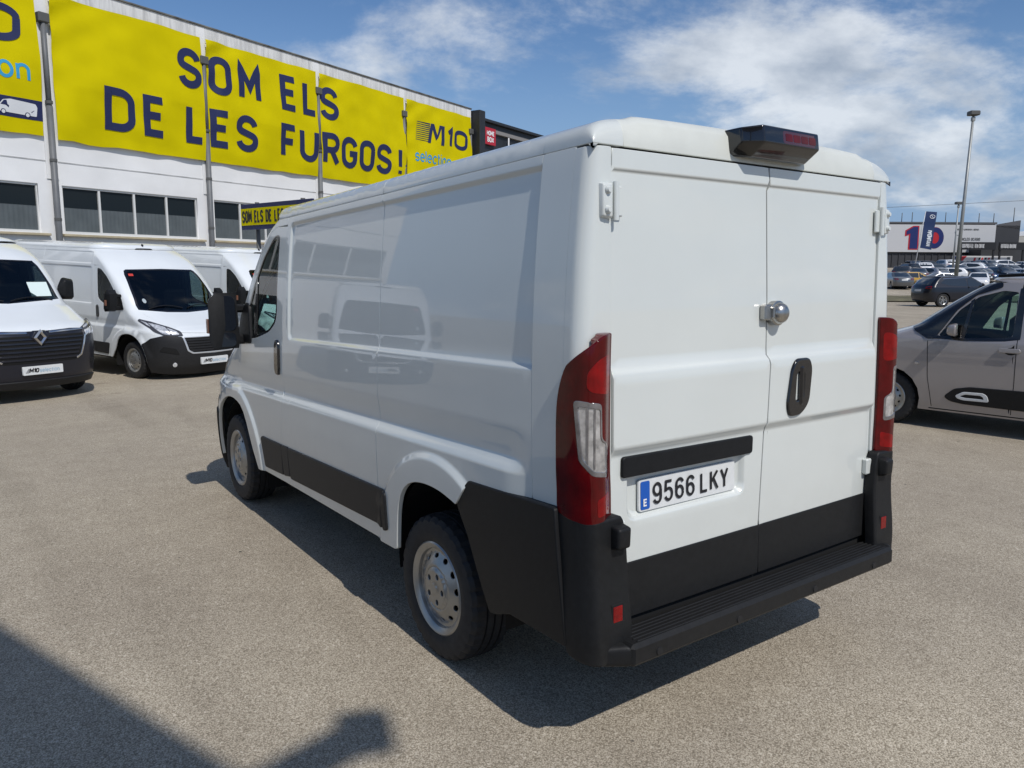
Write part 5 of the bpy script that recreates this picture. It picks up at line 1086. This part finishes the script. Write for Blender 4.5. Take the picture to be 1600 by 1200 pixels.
for a, b in bays:
    wv = obj('window', [(a, .13, 2.6 + ZG), (b, .13, 2.6 + ZG), (b, .13, 3.77 + ZG), (a, .13, 3.77 + ZG)], [(0, 1, 2, 3)], DARK, hall)
    nb = 4; fw = (b - a) / nb
    for k in range(nb):
        x0, x1 = a + fw * k + .03, a + fw * (k + 1) - .03
        obj('pane', [(x0, .085, 2.64 + ZG), (x1, .085, 2.64 + ZG), (x1, .085, 3.73 + ZG), (x0, .085, 3.73 + ZG)], [(0, 1, 2, 3)], PANE, wv)
        mb = MB(); nf = 8
        V = []; 
        for j in range(nf * 2 + 1): V += [(x0 + (x1 - x0) * j / (nf * 2), .078 + (.006 if j % 2 else 0), 2.66 + ZG), (x0 + (x1 - x0) * j / (nf * 2), .078 + (.006 if j % 2 else 0), 3.24 + ZG)]
        mb.add(V, [(2 * j, 2 * j + 2, 2 * j + 3, 2 * j + 1) for j in range(nf * 2)]); mb.build('blind', BLIND, wv)
    for k in range(nb + 1): MB().box((a + fw * k, .07, 3.185 + ZG), (.055 if 0 < k < nb else .07, .06, 1.16)).build('mullion', FRAME, wv)
    MB().box(((a + b) / 2, .068, 2.635 + ZG), (b - a, .064, .06)).build('rail', FRAME, wv); MB().box(((a + b) / 2, .068, 3.745 + ZG), (b - a, .064, .05)).build('rail', FRAME, wv)
    MB().box(((a + b) / 2 + .05, -.03, 2.565 + ZG), (b - a + .25, .16, .06), None, .008).build('sill', SILL, wv)
for a in PU[1:] :
    mb = MB(); mb.tube([(a, -.10, -.2 + ZG), (a, -.10, 5.6 + ZG)], .075, 12); mb.tube([(a, -.10, 5.6 + ZG), (a, -.10, 7.50 + ZG)], .062, 12)
    pi_ = mb.build('drainpipe', PIPE, hall, True)
    for zz in (1.5, 2.9, 4.3, 5.65): MB().tube([(a, -.10, zz + ZG), (a, -.10, zz + .07 + ZG)], .084, 12).build('collar', PIPED, pi_)
    MB().box((a, -.09, 7.60 + ZG), (.26, .2, .22), None, .02).build('rain_head', PIPED, pi_)
    MB().box((a, -.012, 6.2 + ZG), (.28, .03, 4.6)).build('pilaster', WALLM, hall)
# dark neighbouring shop front
ANTH = mat('anthracite_cladding', (.018, .02, .024), .5, noise=.15, nscale=2)
shop = thing('dark_shop_front', 'anthracite shop front with a red square sign beyond the white hall', 'building', LOT(U1 + .05, NW, -.22), ANG)
rbox('wall', (8.0, 3.0, 4.2), (15.8, 6.2, 8.4), ANTH, shop, .02, xf=False); rbox('corner_post', (.22, -.2, 4.3), (.42, .5, 8.85), ANTH, shop, .02, xf=False)
rbox('fascia_band', (8.3, -.16, 8.05), (15.4, .12, .16), mat('grey_trim', (.22, .21, .20), .6), shop, .01, xf=False); rbox('roof_edge', (8.3, -.1, 8.45), (15.6, .3, .12), ANTH, shop, .01, xf=False)
sgn = rbox('red_sign', (1.15, -.2, 7.80), (.82, .08, .72), mat('red_panel', (.42, .015, .03), .45), shop, .01, xf=False)
sm = lambda a, b, l_=0: np.stack([np.asarray(a, float), np.full(np.shape(a), -.245) - l_, np.asarray(b, float)], 0)
text('lettering', 'HOME', .86, 7.83, .20, sm, INKW, sgn, wt=.2, sx=.85, gap=.24, per_letter=False); text('lettering', 'BOX', .90, 7.55, .22, sm, INKW, sgn, wt=.2, sx=.95, gap=.24, per_letter=False)
lt = text('letter', 'I', 2.6, 7.5, .5, sm, INKW, shop, wt=.22)
MB().lathe([(8.45, .0), (8.45, 1.35), (8.9, 1.3), (9.12, .9), (9.2, 0)], 24, 'z', (5.2, 2.4, -.22)).build('roof_tank', ANTH, shop, True, xf=False)

# banners
YEL = mat('yellow_banner_fabric', (.56, .475, .0), .8, spec=.1, noise=.05, nscale=1.5, bump=.05, bscale=3); YEL2 = mat('yellow_banner_fold', (.55, .43, .002), .55)
LG = R(0)
def bmap(seed):
    rg = random.Random(seed); ph = [rg.uniform(0, 6.28) for _ in range(8)]
    def f(u, z, l_=0.0):
        u = np.asarray(u, float); z = np.asarray(z, float)
        d = .022 * np.sin(u * 1.7 + ph[0]) * np.sin(z * 1.3 + ph[1]) + .016 * np.sin(u * 3.1 - z * 2.3 + ph[2]) + .009 * np.sin(u * 6.3 + z * 4.7 + ph[3]) + .004 * np.sin(z * 9 + u * 2 + ph[4]) + .007 * np.sin((z - 5.0) * 7 + ph[5]) * np.exp(-((z - 5.0) / .5) ** 2)
        zr = 6.18 + .05 * np.sin(u * 1.1 + ph[6]); d = d + .095 * np.where(z > zr, (8.2 - z) / (8.2 - zr), (z - 4.84) / (zr - 4.84)) * ss(0, .5, u) + .05 * np.sin((u * 1.5 + (8.2 - z) * 2.6) * 3.2) * np.exp(-(u + (8.2 - z)) * 1.1)
        return np.stack([u, -.08 - d - l_, z], 0)
    return f
BN = {}
def banner(name, label, u0, u1, z0, z1, seed, wob=.018):
    b = thing(name, label, 'banner', LOT(u0, NW - .02, 0), ANG, 'yellow banners on the hall'); f0 = bmap(seed)
    f = lambda u, z, l_=0.0: f0(u, z, l_)
    rg = random.Random(seed); W_ = u1 - u0
    u0_, u1_ = 0.0, W_; P = [(u0_ + W_ * t, z0 + wob * rg.uniform(-1, .6) * (0 < t < 1)) for t in np.linspace(0, 1, 12)] + [(u1_, z0 + (z1 - z0) * t) for t in np.linspace(0, 1, 6)][1:-1] + [(u1_ - W_ * t, z1 + wob * .5 * rg.uniform(-1, 1) * (0 < t < 1)) for t in np.linspace(0, 1, 12)] + [(u0_ + wob * rg.uniform(0, .8), z1 - (z1 - z0) * t) for t in np.linspace(0, 1, 6)][1:-1]
    sheet('fabric', P, lambda u, z: f(u, z).T, YEL, b, res=.13, bres=.12, roll=.002, flange=.003, ctr=(2, 30, 6))
    BN[name] = BN.get(name, []) + [(u0, u1, b, f)]; return b, f
bA, fA = banner('wall_banner', 'leftmost yellow banner with a navy stripe and white van picture', 2.95, 7.03, 4.88, 8.20, 1)
bB, fB = banner('wall_banner', 'yellow banner left of the second drainpipe, carrying DE and the first S', 7.36, 11.50, 4.84, 8.20, 2, .03)
bC, fC = banner('wall_banner', 'yellow banner between second and third drainpipe, carrying OM EL over ES FU', 11.66, 15.86, 4.84, 8.19, 3)
bD, fD = banner('wall_banner', 'yellow banner whose print ends in an exclamation mark, right of the third drainpipe', 16.02, 20.34, 4.83, 8.18, 4)
bE, fE = banner('wall_banner', 'rightmost yellow banner with the striped M10 selection logo', 20.49, 24.72, 4.82, 8.18, 5)
def letter(ch, u0, u1, z, h, b, f, m=NAVY, wt=.185, nm='letter', slant=0):
    w_ = GL[ch][0]; sw = wt * h; sx = max(.05, (u1 - u0 - sw)) / (w_ * h) if w_ > .12 else 1
    text(nm, ch, u0 + sw / 2 - LO[id(f)], z, h, f, m, b, wt=wt, sx=sx, lift=.017, slant=slant, sub=.08)
LO = {id(fA): 2.95, id(fB): 7.36, id(fC): 11.66, id(fD): 16.02, id(fE): 20.49}
for ch, a, b_, bn, fn in (('S', 10.72, 11.44, bB, fB), ('O', 11.72, 12.47, bC, fC), ('M', 12.71, 13.54, bC, fC), ('E', 14.31, 14.98, bC, fC), ('L', 15.22, 15.85, bC, fC), ('S', 16.06, 16.80, bD, fD)): letter(ch, a, b_, 6.74, 1.07, bn, fn)
for ch, a, b_, bn, fn in (('D', 8.53, 9.36, bB, fB), ('E', 9.60, 10.26, bB, fB), ('L', 10.88, 11.47, bB, fB), ('E', 11.70, 12.36, bC, fC), ('S', 12.57, 13.32, bC, fC), ('F', 14.24, 14.92, bC, fC), ('U', 15.04, 15.84, bC, fC), ('R', 16.06, 16.80, bD, fD), ('G', 16.92, 17.68, bD, fD), ('O', 17.80, 18.58, bD, fD), ('S', 18.70, 19.48, bD, fD), ('!', 19.80, 20.02, bD, fD)): letter(ch, a, b_, 5.26, 1.06, bn, fn)
def m10(b, f, u, z, h, lo):
    for k in range(10):
        zz = z + h * (.06 + .094 * k); a = u + k * .014 * h; e = u + h * (1.05 + .035 * k - .02 * k)
        P = np.array([(a, zz), (e, zz), (e, zz + h * (.03 + .004 * k)), (a, zz + h * .025)]); P[:, 0] -= lo
        sheet('logo_stripe', P.tolist(), lambda p, q_: f(p, q_, .007).T, NAVY, b, res=.1, roll=0, flange=0, ctr=(2, 30, 6))
    for P in ([(.90, .02), (1.24, .98), (1.44, .98), (1.12, .02)], [(1.26, .98), (1.46, .98), (1.70, .34), (1.54, .20)], [(1.54, .20), (1.70, .34), (2.10, .98), (1.88, .98)], [(1.92, .02), (2.16, .02), (2.28, .98), (2.04, .98)]):
        P = np.array(P) * h + np.array((u - lo, z)); sheet('letter', P.tolist(), lambda p, q_: f(p, q_, .017).T, NAVY, b, res=.1, roll=0, flange=0, ctr=(2, 30, 6))
    for ch, a, e in (('1', 2.10, 2.50), ('0', 2.66, 3.66)): letter(ch, u + a * h * 1.16, u + e * h * 1.16, z, h, b, f, wt=.2, slant=.10)
m10(bE, fE, 20.95, 6.72, .80, 20.49)
text('letter', 'selection', 20.92 - 20.49, 5.94, .46, fE, CYAN, bE, wt=.13, sx=.95, gap=.21, lift=.008)
m10(bA, fA, 3.05, 6.85, .84, 2.95)
text('letter', 'selection', 6.74 - 2.95 - text_w('selection', .55, .95, .23), 6.04, .55, fA, CYAN, bA, wt=.13, sx=.95, gap=.23, lift=.008)
sheet('navy_stripe', [(0, 5.19), (4.08, 5.21), (4.08, 5.66), (0, 5.64)], lambda a, b: fA(a, b, .006).T, NAVY, bA, res=.2, roll=0, flange=0, ctr=(2, 30, 6))
vp = [(3.02, 5.30), (3.94, 5.29), (3.96, 5.50), (3.92, 5.57), (3.36, 5.60), (3.20, 5.56), (3.10, 5.44), (3.02, 5.40)]
vpp = sheet('van_print', rpoly(vp, .02, 2), lambda a, b: fA(a, b, .010).T, mat('white_print', (.66, .67, .68), .5), bA, res=.2, roll=0, flange=0, ctr=(2, 30, 6))
for cx in (3.2, 3.74): sheet('wheel_print', circ(cx, 5.30, .06, 16), lambda a, b: fA(a, b, .0125).T, NAVY, vpp, res=.2, bres=.05, roll=0, flange=0, ctr=(2, 30, 6)); sheet('wheel_print', circ(cx, 5.30, .042, 16), lambda a, b: fA(a, b, .0145).T, MATS['white_print'], vpp, res=.2, bres=.05, roll=0, flange=0, ctr=(2, 30, 6))
sheet('window_print', [(3.14, 5.45), (3.30, 5.45), (3.28, 5.56), (3.22, 5.55)], lambda a, b: fA(a, b, .0125).T, NAVY, vpp, res=.2, bres=.05, roll=0, flange=0, ctr=(2, 30, 6))

# yellow board on posts behind the third van
p0, p1 = np.array(FAR(-6.33, 18.4)), np.array(FAR(-4.20, 16.6)); dd = p1 - p0; Lb = float(np.linalg.norm(dd)); bz = math.atan2(dd[1], dd[0])
sb = thing('slogan_board', 'long yellow board with navy edges hung above the third parked van', 'sign', (float(p0[0]), float(p0[1]), -.22), bz)
MB().box((Lb / 2, 0, 3.17), (Lb, .06, .58), None, .01).build('board', NAVY, sb, xf=False); MB().box((Lb / 2, -.034, 3.17), (Lb - .02, .012, .38)).build('yellow_panel', YEL, sb, xf=False)
for x in (.5, Lb - .5): MB().tube([(x, .09, 0), (x, .09, 3.5)], .05, 10).build('post', PIPED, sb, True, xf=False)
sbm = lambda a, b, l_=0: np.stack([np.asarray(a, float), np.full(np.shape(a), -.041) - l_, np.asarray(b, float)], 0)
_t = 'SOM ELS DE LES FURGOS!'; _a = text_w(_t, .28, 1, .2, .7); _g = .2 * .28 * (len(_t) - 1); text('lettering', _t, .09, 3.03, .28, sbm, INK, sb, wt=.18, sx=(Lb - .2 - _g) / (_a - _g), gap=.20, lift=.003, wordgap=.7)

# ---------------------------------------------------------------- vehicles in the lot
main = ducato('panel_van', 'white low-roof panel van in the foreground seen from its rear corner', (0, 0, 0), 0)
VG = 'white vans parked nose out along the hall'
fiat = ducato('panel_van', 'white high-roof van with dark grey bumper, second in the row by the hall', LOT(5.83, 11.35 + 5.41, -.2), ANG + PI, VG, dL=.45, high=True, W=WHITE2, q=.6)
dup(fiat, LOT(8.95, 11.75 + 5.41, -.2), ANG + PI, 'white high-roof van half hidden behind the foreground van mirror, third in the row')
ren = master('panel_van', 'white van with black grille and diamond badge, cut by the left edge of the picture', LOT(2.7, 11.1 + 5.55, -.2), ANG + PI, VG)
dup(fiat, LOT(-1.15, 12.3 + 5.41, -.2), ANG + PI, 'white van out of frame left of the diamond badge van, mirrored in the foreground van')
berlingo((7.751, 1.903, -.08), R(8.78))
# dark suv on the road beyond
def place(r, d, rz=None): p = FAR(r, d); return (p[0], p[1], float(gz(p[0], p[1])))
HR = math.atan2(RT[1], RT[0]) - PI / 2          # heading to the right of the picture
SP = FAR(far_px(1455, 41.0) + 1.33, 41.4)
car('dark_suv', 'dark blue sport utility car with alloy wheels, side on, beyond the grey minivan', (SP[0], SP[1], float(gz(SP[0], SP[1]))), HR + R(7), SUVS)
# far lot
PT = {n: paint('car_paint_' + n, c, m_) for n, c, m_ in (('silver', (.42, .43, .44), .6), ('black', (.01, .01, .011), .1), ('blue', (.03, .07, .16), .3), ('red', (.22, .02, .02), .2), ('yellow', (.50, .28, .01), 0), ('anthracite', (.05, .053, .058), .4))}
PT['white'] = HATCH['paint']; PT['grey'] = SEDAN['paint']; PT['navy'] = SUVS['paint']
hb = None; protos = {}
ORD = ['first', 'second', 'third', 'fourth', 'fifth', 'sixth', 'seventh', 'eighth']
rows = [(70, [(1396, 'grey', 'sedan', 84), (1424, 'yellow', 'hatchback', 2), (1456, 'silver', 'sedan', 176), (1524, 'white', 'hatchback', -120), (1590, 'grey', 'sedan', -85)], 'front'),
        (80, [(1403, 'anthracite', 'estate', 60), (1424, 'grey', 'sedan', 70), (1446, 'silver', 'hatchback', 110), (1472, 'white', 'hatchback', 165), (1506, 'black', 'sedan', 100), (1530, 'blue', 'hatchback', -70), (1558, 'black', 'estate', -85), (1590, 'white', 'sedan', -80)], 'second'),
        (91, [(1412, 'black', 'hatchback', 90), (1432, 'white', 'estate', 80), (1454, 'anthracite', 'hatchback', 20), (1484, 'silver', 'sedan', 90), (1506, 'white', 'estate', 140), (1534, 'navy', 'estate', -90), (1564, 'silver', 'hatchback', -85), (1592, 'black', 'sedan', -85)], 'third'),
        (103, [(1416, 'grey', 'sedan', 90), (1440, 'black', 'hatchback', 10), (1464, 'white', 'estate', 90), (1488, 'grey', 'hatchback', 80), (1512, 'black', 'sedan', 90), (1536, 'silver', 'estate', -85), (1562, 'white', 'estate', 0), (1590, 'white', 'sedan', -85)], 'back')]
SPK = {'sedan': SEDAN, 'hatchback': HATCH, 'estate': SUVS}; KN = {'sedan': 'saloon car', 'hatchback': 'hatchback', 'estate': 'tall estate car'}
for d, cs, rn in rows:
    for k, (px, col, kd, az) in enumerate(cs):
        lab = f"{col} {KN[kd]}, {ORD[k]} from left in the far car park {rn} row"; pos = place(far_px(px, d), d + random.uniform(-.6, .6)); rz = HR + R(az - 0 + random.uniform(-4, 4))
        if kd not in protos:
            sp = dict(SPK[kd]); sp['q'] = .7; protos[kd] = car('parked_car', lab, pos, rz, sp, 'cars in the far car park')[0]
            base = SPK[kd]['paint'].name
            for o in [protos[kd]] + list(protos[kd].children_recursive):
                if o.type == 'MESH':
                    for i, s_ in enumerate(o.material_slots):
                        if s_.material and s_.material.name == base: s_.link = 'OBJECT'; s_.material = PT[col]
            protos[kd + '_b'] = PT[col].name
        else:
            o = dup(protos[kd], pos, rz, lab)
            for c in [o] + list(o.children_recursive):
                if c.type == 'MESH':
                    for i, s_ in enumerate(c.material_slots):
                        if s_.material and s_.material.name == protos[kd + '_b']: s_.material = PT[col]

# ---------------------------------------------------------------- far showroom, masts, flag
FD = 120.0; SCL = FD / 1204.55
fz = lambda py: 1.766 + (427 - py) * SCL
CLAD = mat('dark_rib_cladding', (.035, .036, .04), .6, noise=.1, nscale=.5); CLADL = mat('mid_grey_cladding', (.085, .085, .09), .6, noise=.1, nscale=.5)
fb = thing('car_showroom', 'dark flat-roofed car showroom with a big white fascia beyond the car park', 'building', FAR(0, FD, 0), HR + PI / 2)
fx_ = lambda px: far_px(px, FD)
def fbox(nm, x0, x1, y0, y1, n0, n1, m, par=fb): return MB().box(((fx_(x0) + fx_(x1)) / 2, (n0 + n1) / 2, (fz(y0) + fz(y1)) / 2), (abs(fx_(x1) - fx_(x0)), abs(n1 - n0), abs(fz(y0) - fz(y1)))).build(nm, m, par, xf=False)
fbox('wall', 1250, 1539, 352, 430, 0, 30, CLAD); fbox('coping', 1249, 1540, 350, 352.6, -.3, 30, CLADL); fbox('side_wall', 1539.2, 1584, 354, 430, 1.0, 26, CLAD); fbox('lower_wing', 1500, 1592, 384, 430, -3.5, -.1, CLAD)
hull('roof_fin', [(fx_(1546), 1, fz(353)), (fx_(1584), 1, fz(346)), (fx_(1584), 1, fz(360)), (fx_(1546), 1.0, fz(356)), (fx_(1546), 1.6, fz(353)), (fx_(1584), 1.6, fz(346)), (fx_(1584), 1.6, fz(360)), (fx_(1546), 1.6, fz(356))], CLADL, fb, 0)
for k in range(34):
    x = 1252 + k * 10.2; MB().box((fx_(x), -.06, (fz(398) + fz(430)) / 2), (.12, .10, fz(398) - fz(430))).build('cladding_rib', CLAD, fb, xf=False)
fas = fbox('fascia', 1290, 1538.5, 354, 395.5, -.35, -.02, mat('fascia_white', (.50, .50, .50), .6))
fm = lambda a, b, l_=0: np.stack([np.asarray(a, float), np.full(np.shape(a), -.36) - l_, np.asarray(b, float)], 0)
LRED = mat('logo_red', (.42, .012, .02), .5); LBLUE = mat('logo_blue', (.008, .018, .11), .5)
def blob(nm, pts, w_, m, lift, par=fas):
    L, Q = stroke(dens([(fx_(x), fz(y)) for x, y in pts], .25, False), w_); A = np.concatenate([L, Q]); n = len(L); obj(nm, np.asarray(fm(A[:, 0], A[:, 1], lift)).T, [(k, n + k, n + k + 1, k + 1) for k in range(n - 1)], m, par)
ring = lambda cx, cy, rx, ry: [(cx + rx * math.cos(t), cy + ry * math.sin(t)) for t in np.linspace(0, 2 * PI, 33)]
fpoly = lambda P, m_, l_: obj('logo', np.asarray(fm(*np.array([(fx_(x), fz(y)) for x, y in P]).T, l_)).T, [list(range(len(P)))], m_, fas)
fpoly([(1406, 392), (1406, 370), (1400, 372), (1400, 363), (1412, 356), (1421, 356), (1422, 392)], LRED, .02); fpoly([(1408, 390.5), (1408, 367.5), (1402, 370), (1402, 364), (1412.5, 357.5), (1419.5, 357.5), (1420, 390.5)], LBLUE, .04)
obj('logo', np.asarray(fm(*np.array([(fx_(1446 + 13.5 * math.cos(t)), fz(374 + 16.2 * math.sin(t))) for t in np.linspace(0, 2 * PI, 32, endpoint=False)]).T, .02)).T, [list(range(32))], LRED, fas)
blob('logo', ring(1446, 374, 10, 12.2), .72, LBLUE, .04)
text('lettering', 'AMB TOTA GARANTIA I SERVEI'.replace('V', 'U').replace('U', 'V'), fx_(1477), fz(362.5), .26, fm, mat('grey_print', (.12, .12, .12), .6), fas, wt=.2, sx=.72, gap=.18, lift=.02, wordgap=.8, per_letter=False)
text('lettering', 'VEHICLES OCASIO', fx_(1482), fz(378), .46, fm, MATS['grey_print'], fas, wt=.2, sx=.62, gap=.2, lift=.02, wordgap=.7, per_letter=False)
L, Q = stroke(dens([(fx_(x), fz(y)) for x, y in ((1476, 364.5), (1477, 368), (1480, 370), (1488, 369))], .3, False), .06); obj('swoosh', np.asarray(fm(*np.concatenate([L, Q]).T, .02)).T, [(k, len(L) + k, len(L) + k + 1, k + 1) for k in range(len(L) - 1)], MATS['grey_print'], fas)
for x0, x1 in ((1457, 1508.5), (1514, 1552)):
    sg_ = fbox('sign_frame', x0, x1, 382, 393, -5.6, -5.3, INK)
    cm = lambda a, b, l_=0: np.stack([np.asarray(a, float), np.full(np.shape(a), -5.61) - l_, np.asarray(b, float)], 0)
    wd_ = text_w('COMPREM EL TEU COTXE', .5, .5, .2, .6); text('lettering', 'COMPREM EL TEU COTXE', fx_(x0 + 2.0), fz(390.5), .58, cm, mat('grey_white_print', (.42, .42, .42), .6), sg_, wt=.17, sx=.30 if x1 < 1510 else .20, gap=.13 if x1 < 1510 else .09, lift=.02, wordgap=.6, per_letter=False)
    for x in (x0 + 2, x1 - 2): MB().box((fx_(x), -5.4, (fz(393) + 1.6) / 2), (.22, .22, fz(393) - 1.6)).build('frame_post', INK, sg_, xf=False)
en = fbox('entrance', 1457, 1546, 401.5, 426, -3.75, -3.55, mat('entrance_white', (.55, .55, .55), .5))
def quad(nm, pts, m, par=en, n=-3.78): return obj(nm, [(fx_(x), n, fz(y)) for x, y in pts], [list(range(len(pts)))], m, par)
quad('blue_panel', [(1457, 420), (1457, 402), (1471, 402), (1464, 412)], LBLUE); quad('red_flash', [(1462, 411), (1471, 402), (1478, 401.8), (1466, 416)], LRED)
for k, (x, c) in enumerate(((1487, LRED), (1494, INK), (1498, LRED), (1503, INK), (1508, LRED), (1513, INK))): quad('entrance_letter', [(x, 411), (x + 2.2, 404), (x + 4.8, 404), (x + 3.4, 411)], c)
quad('blue_panel', [(1538, 412), (1538, 403), (1543, 403), (1543, 412)], mat('grey_door', (.12, .13, .14), .4))
for px, py in ((1405, 335), (1421, 334), (1473, 334), (1525, 335), (1548, 335), (1579, 326)): MB().tube([(fx_(px), 2.0, fz(352)), (fx_(px), 2.0, fz(py))], .055, 6).build('roof_rod', PIPED, fb, True, xf=False)
MB().tube([(fx_(1446), 2, fz(350)), (fx_(1447), 2, fz(342)), (fx_(1449), 2, fz(341)), (fx_(1451), 2, fz(350))], .12, 8).build('vent_pipe', PIPED, fb, True, xf=False)
# pale hall at the far right
ph = thing('pale_warehouse', 'pale warehouse with an orange base at the right edge behind the showroom', 'building', FAR(0, 150, 0), HR + PI / 2)
g2 = lambda px: far_px(px, 150); z2 = lambda py: 1.766 + (427 - py) * 150 / 1204.55
for nm, x0, x1, y0, y1, m_ in (('wall', 1575, 1680, 370, 440, mat('pale_cladding', (.36, .35, .32), .7, noise=.05, nscale=.3)), ('brick_base', 1574, 1681, 404, 440, mat('orange_brick', (.25, .09, .04), .8, noise=.2, nscale=2))):
    MB().box(((g2(x0) + g2(x1)) / 2, 10 - (.3 if nm != 'wall' else 0), (z2(y0) + z2(y1)) / 2), (g2(x1) - g2(x0), 20, z2(y0) - z2(y1))).build(nm, m_, ph, xf=False)
MB().box(((g2(1574) + g2(1681)) / 2, 9.6, z2(401)), (g2(1681) - g2(1574), 20.4, .7)).build('canopy', mat('white_trim', (.6, .6, .58), .6), ph, xf=False)
hull('roof', [(g2(1572), 0, z2(371)), (g2(1682), 0, z2(371)), (g2(1572), 20, z2(371)), (g2(1682), 20, z2(371)), (g2(1610), 0, z2(363)), (g2(1682), 0, z2(355)), (g2(1610), 20, z2(363)), (g2(1682), 20, z2(355))], MATS['white_trim'], ph, 0)
# lamp masts
GALV = mat('galvanised_steel', (.30, .31, .30), .5, metal=.4, noise=.1, nscale=2)
def mast(label, px, d, top_py, lean, r0, two=True):
    p = place(far_px(px, d), d); zt_ = 1.766 + (424 - top_py) / 1204.55 * d * 1.03; h = zt_ - p[2]
    m_ = thing('lamp_mast', label, 'lamp post', p, HR + PI / 2, 'lamp masts of the far car park')
    MB().tube([(0, 0, 0), (lean * h, 0, h)], [r0, r0 * .55], 12).build('pole', GALV, m_, True, xf=False); MB().box((lean * h, 0, h + .1), (.62 if two else .7, .5, .28), None, .05).build('lamp_head', PIPED, m_, xf=False)
    MB().box((lean * h, 0, h - .25), (.2, .2, .25), None, .02).build('bracket', GALV, m_, xf=False); MB().box((0, 0, .12), (.5, .5, .24), None, .02).build('foot', CLADL, m_, xf=False)
mast('tall grey lamp mast right of the foreground van, rising high above the showroom', 1485, 50, 196, .020, .13)
mast('slim lamp mast standing left of the tall one in front of the fascia', 1479.5, 84, 323, .006, .11, False)
# flag
fp_ = place(far_px(1420, 98), 98); fl = thing('beach_flag', 'tall navy flag lettered HYUNDAI on a slanted white pole', 'flag', fp_, HR + PI / 2); k72 = 98 / 1204.55
lx = lambda px, py: (px - 1420) * k72; lz = lambda py: 1.766 + (427 - py) * k72 - fp_[2]
MB().tube([(0, 0, 0), (lx(1427, 0), 0, lz(360)), (lx(1431, 0), 0, lz(334))], [.07, .05, .04], 8).build('pole', mat('white_pole', (.6, .6, .6), .4), fl, True, xf=False)
flm = lambda a, b, l_=0: np.stack([np.asarray(a, float), .03 * np.sin(np.asarray(b) * 2.5) - .03 - l_, np.asarray(b, float)], 0)
sheet('cloth', [(lx(1426.5, 0), lz(389)), (lx(1444, 0), lz(392)), (lx(1448, 0), lz(335)), (lx(1431, 0), lz(334))], lambda a, b: flm(a, b).T, mat('flag_navy', (.01, .03, .10), .6), fl, res=.3, bres=.2, roll=.001, flange=.004, ctr=(0, 9, 3))
def vm(a, b, l_=0): # text running up the flag
    a = np.asarray(a, float) * 1.36; b = np.asarray(b, float) * 1.36; x0_, z0_ = lx(1441.5, 0), lz(386); tx, tz = .075, 1.0; return flm(x0_ + a * tx - b * 1.0, z0_ + a * tz + b * .075, l_ + .02)
text('lettering', 'HYUNDAI', 0, 0, .42, vm, mat('flag_white', (.62, .65, .68), .5), fl, wt=.2, sx=.62, gap=.16, lift=.01, per_letter=False)
L, Q = stroke(ring(2.62, .21, .16, .22), .05); A = np.concatenate([L, Q]); n = len(L); obj('emblem', np.asarray(vm(A[:, 0], A[:, 1], .01)).T, [(k, n + k, n + k + 1, k + 1) for k in range(n - 1)], MATS['flag_white'], fl)
L, Q = stroke([(2.50, .10), (2.74, .32)], .05); L2, Q2 = stroke([(2.52, .30), (2.72, .12)], .04); obj('emblem', np.asarray(vm(*np.concatenate([L, Q]).T, .012)).T, [(0, 2, 3, 1)], MATS['flag_white'], fl)
# overhead cable across the far road
cb_p = [FAR(r, 88 + r * .04, 10.0 + .0011 * (r - 55) ** 2 - (62 - r) * -.026) for r in np.linspace(10, 100, 30)]
cz = lambda px: 1.766 + (427 - (327 - (px - 1400) * .055)) * 88 / 1204.55
cbl = MB().tube([(*FAR(r, 88)[:2], cz(800 + r / 88 * 1204.55)) for r in np.linspace(10, 90, 30)], .022, 5); tag(cbl.build('overhead_cable', PIPED, None, True, xf=False), 'thin overhead cable crossing the sky above the showroom', 'cable')
for r in (10, 90):
    q_ = FAR(r, 88); zg_ = float(gz(q_[0], q_[1])); zz = cz(800 + r / 88 * 1204.55)
    tag(MB().tube([(q_[0], q_[1], zg_), (q_[0], q_[1], zz + .4)], [.16, .09], 10).build('cable_pole', GALV, None, True, xf=False), 'cable pole hidden behind the foreground van' if r < 50 else 'cable pole out of frame to the right', 'pole', 'cable poles')
# invented shade caster behind the viewpoint, unseen, added to throw the lower left shadow
hC = 7.5; sh = np.array((-SUN_TO.x, -SUN_TO.y)) / SUN_TO.z * hC
A_ = np.array((-2.588, 2.553)) - sh; B_ = np.array((-1.984, .789)) - sh; dA = (B_ - A_) / np.linalg.norm(B_ - A_); nA = np.array((dA[1], -dA[0])); nA = nA if nA[0] < 0 else -nA
c0 = A_ - dA * 1.6; c1 = B_ + dA * 3.0; c2 = c1 + nA * 4.2; c3 = c0 + nA * 4.2
cp = thing('canopy', 'added flat grey shade caster on posts, out of frame, shading the lower left corner', 'canopy', (float(c3[0]), float(c3[1]), 0), 0); lc = lambda p, z: (float(p[0] - c3[0]), float(p[1] - c3[1]), z)
MB().add([lc(c, z) for z in (hC - .12, hC) for c in (c0, c1, c2, c3)], [(3, 2, 1, 0), (4, 5, 6, 7), (0, 1, 5, 4), (1, 2, 6, 5), (2, 3, 7, 6), (3, 0, 4, 7)]).build('shade_caster_slab', CLADL, cp, xf=False)
for c in (c0 + dA * .3 + nA * 2.6, c1 - dA * .3 + nA * 1.2, c2 - dA * .3 - nA * .3, c3 + dA * .3 - nA * .3): MB().tube([lc(c, 0), lc(c, hC - .1)], .06, 10).build('post', PIPED, cp, True, xf=False)
bp_ = np.array((-1.495, .635)) - sh
MB().tube([lc(bp_, hC + .03), lc(B_ + dA * .25 + nA * .1, hC + .03)], .09, 8).build('arm', PIPED, cp, xf=False); MB().box(lc(bp_, hC + .03), (.20, .25, .12), Matrix.Rotation(R(-20), 3, 'Z'), .02).build('shade_caster_box', PIPED, cp, xf=False)  # unseen box, added for the bump in the shadow edge
